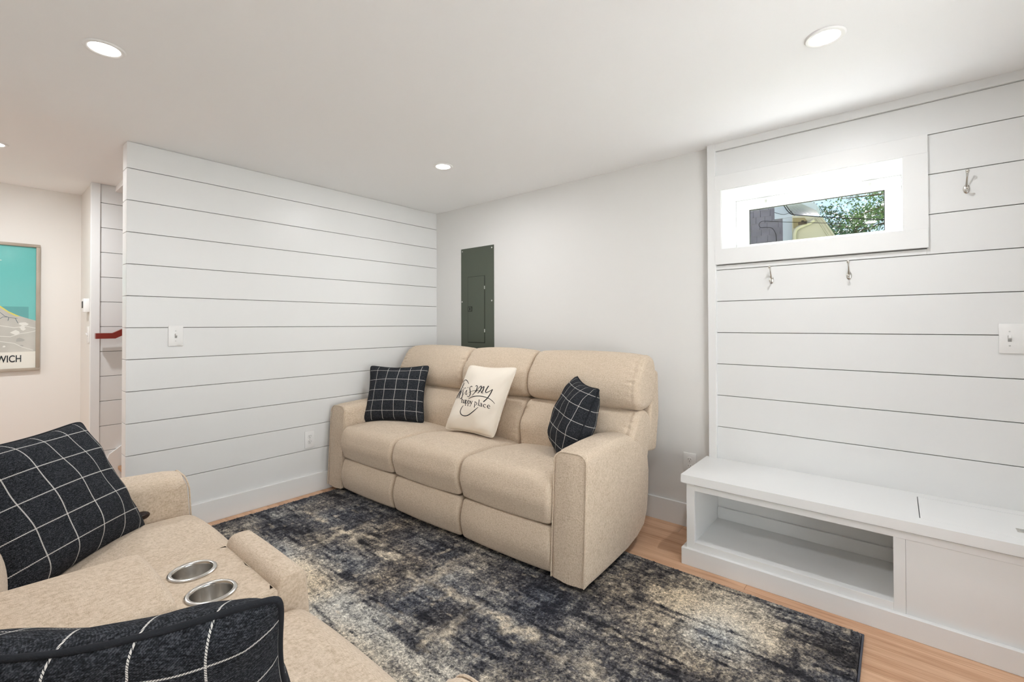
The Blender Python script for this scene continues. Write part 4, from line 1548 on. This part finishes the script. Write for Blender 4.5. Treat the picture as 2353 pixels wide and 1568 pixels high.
# overhanging eave seen from below
ev = [zw(640, 300, 5.55), zw(905, 262, 5.55), zw(1150, 372, 5.75), zw(1205, 458, 5.95), zw(770, 440, 5.95)]
top = [v + Vector((0, 0, 0.10)) for v in ev]
n = len(ev)
obj('soffit', ev + top, [list(range(n)), list(range(2 * n - 1, n - 1, -1))] + [[i, (i + 1) % n, n + (i + 1) % n, n + i] for i in range(n)], M['soffit'], hs)
for k in range(4):
    t_ = 0.25 + 0.16 * k
    a, b_ = ev[1].lerp(ev[0], 1 - t_), ev[3].lerp(ev[4], 1 - t_)
    tube('soffit_bead', [a.lerp(b_, 0.08) - Vector((0, 0, 0.004)), a.lerp(b_, 0.92) - Vector((0, 0, 0.004))], 0.003, M['soffit'], hs, 6)
rf = [zw(860, 285, 5.62), zw(1035, 335, 5.9), zw(1112, 242, 5.9), zw(900, 262, 5.62)]
obj('roof_edge', rf + [v + Vector((0, 0.12, 0.02)) for v in rf], [[0, 1, 2, 3], [7, 6, 5, 4]] + [[i, (i + 1) % 4, 4 + (i + 1) % 4, 4 + i] for i in range(4)], M['roof'], hs)
# cream gable return below the eave
cr = [(760, 455), (1200, 468), (1245, 490), (1432, 778), (1480, 860), (765, 900)]
cpts = [zw(a, b_, 5.70) for a, b_ in cr]
prism('gable_return', [(p.x, p.z) for p in cpts], 5.70, 6.3, M['ext_cream'], hs)
for (a, b_), (c_, d_), wd in (((1140, 480), (1345, 795), 0.012), ((1228, 480), (1440, 790), 0.016)):
    p, q = zw(a, b_, 5.69), zw(c_, d_, 5.69)
    tube('rake_moulding', [p, q], wd, M['ext_cream'], hs, 8)
tn = [zw(a, b_, 5.69) for a, b_ in ((775, 492), (960, 488), (1010, 545), (850, 640), (785, 660))]  # tan patch paints the shaded part of the cream gable
prism('painted_shade_panel', [(p.x, p.z) for p in tn], 5.685, 5.70, M['ext_cream_shade'], hs)
gt = [zw(a, b_, 5.60) for a, b_ in ((795, 900), (796, 760), (812, 690), (850, 650), (940, 610), (1050, 562), (1110, 520))]
tube('downspout', gt, 0.028, M['ext_cream'], hs, 10)

dj = thing('cable_junction', 'small brown splice box on the outdoor cable', 'junction box', tuple(zw(928, 575, 5.5)))
p = zw(928, 572, 5.5)
bm_obj('housing', box_bm(p.x - 0.055, p.x + 0.055, 5.48, 5.52, p.z - 0.022, p.z + 0.022, 0.004), M['box'], dj)
bm_obj('clip', box_bm(p.x - 0.015, p.x + 0.015, 5.475, 5.525, p.z + 0.02, p.z + 0.034), M['wire'], dj)


def cable(label, pts, rad):
    P3 = [zw(*q) for q in pts]
    sp = []
    for i in range(len(P3) - 1):
        p0, p1, p2, p3 = P3[max(i - 1, 0)], P3[i], P3[i + 1], P3[min(i + 2, len(P3) - 1)]
        for k in range(6):
            t_ = k / 6
            sp.append(0.5 * ((2 * p1) + (p2 - p0) * t_ + (2 * p0 - 5 * p1 + 4 * p2 - p3) * t_ * t_ + (3 * p1 - p0 - 3 * p2 + p3) * t_ ** 3))
    sp.append(P3[-1])
    o = tube('utility_cable', sp, rad, M['wire'], None, 6, origin=tuple(P3[0]))
    tag(o, label, 'cable')


cable('double black cable sagging from the eave across the trees outside', [(600, 250, 5.3), (640, 310, 5.3), (700, 390, 5.3), (780, 440, 5.3), (1000, 458, 5.3), (1230, 475, 5.2), (1700, 500, 5.0), (2240, 522, 4.8), (2600, 540, 4.7)], 0.006)
cable('thin black cable beside the eave joining the sagging line', [(640, 250, 5.32), (678, 308, 5.32), (730, 380, 5.32), (782, 432, 5.32)], 0.005)
cable('thin cable looping over the shingles outside', [(512, 900, 5.94), (508, 800, 5.94), (490, 720, 5.94), (440, 655, 5.94), (350, 640, 5.94), (265, 645, 5.94), (235, 605, 5.94), (255, 562, 5.94), (310, 543, 5.94), (480, 550, 5.8), (880, 562, 5.5), (1300, 575, 5.3), (1900, 585, 5.0), (2700, 600, 4.7)], 0.0035)
cable('slack thin cable across the white frieze outside', [(485, 405, 5.9), (560, 428, 5.88), (640, 436, 5.85), (720, 412, 5.8), (760, 380, 5.7)], 0.0035)


def tree(label, cx, cy, rz0, rad, nleaf, mat, seed, ls=0.11):
    rs = np.random.RandomState(seed)
    t = thing('tree', label, 'tree', (cx, cy, gz), group='trees behind the neighbouring house')
    top = rz0 + rad[2]
    tube('trunk', [(cx, cy, gz - 0.05), (cx + 0.1, cy, gz + 1.2), (cx - 0.05, cy + 0.1, rz0), (cx, cy, top - 0.3)], [0.17, 0.14, 0.10, 0.03], M['bark'], t, 10)
    vs, fs = [], []
    tips = []
    for k in range(16):
        a = rs.rand() * 6.28
        e = rs.uniform(-0.35, 0.8)
        s = Vector((cx, cy, rz0 + rs.uniform(-0.5, 0.4) * rad[2]))
        d = Vector((math.cos(a) * math.cos(e) * rad[0], math.sin(a) * math.cos(e) * rad[1], math.sin(e) * rad[2])) * rs.uniform(0.75, 1.0)
        mid = s + d * 0.5 + Vector((0, 0, 0.12))
        tube('branch', [s, mid, s + d], [0.045, 0.028, 0.010], M['bark'], t, 6)
        for q in np.linspace(0.3, 1.0, 7):
            p = s.lerp(mid, q * 2) if q < 0.5 else mid.lerp(s + d, q * 2 - 1)
            tips.append(p)
    nt_ = len(tips)
    for k in range(nleaf):
        c = tips[rs.randint(nt_)] + Vector(rs.normal(0, 0.17, 3))
        a = Vector(rs.normal(0, 1, 3)).normalized()
        b = Vector(rs.normal(0, 1, 3))
        b = (b - a * b.dot(a)).normalized()
        s = ls * rs.uniform(0.5, 1.1)
        i = len(vs)
        vs += [c - a * s, c + b * s * 0.45, c + a * s, c - b * s * 0.45]
        fs.append([i, i + 1, i + 2, i + 3])
    o = obj('foliage', vs, fs, mat, t)
    o['kind'] = 'stuff'
    return t


tree('broad leafy tree with open branches behind the neighbouring house', 4.1, 13.5, 4.7, (2.3, 1.7, 1.25), 7500, M['leaf'], 2, 0.05)
tree('lower dense dark tree right behind the cream gable', 2.2, 18.5, 4.6, (2.0, 1.5, 1.0), 8000, M['leaf2'], 5, 0.06)
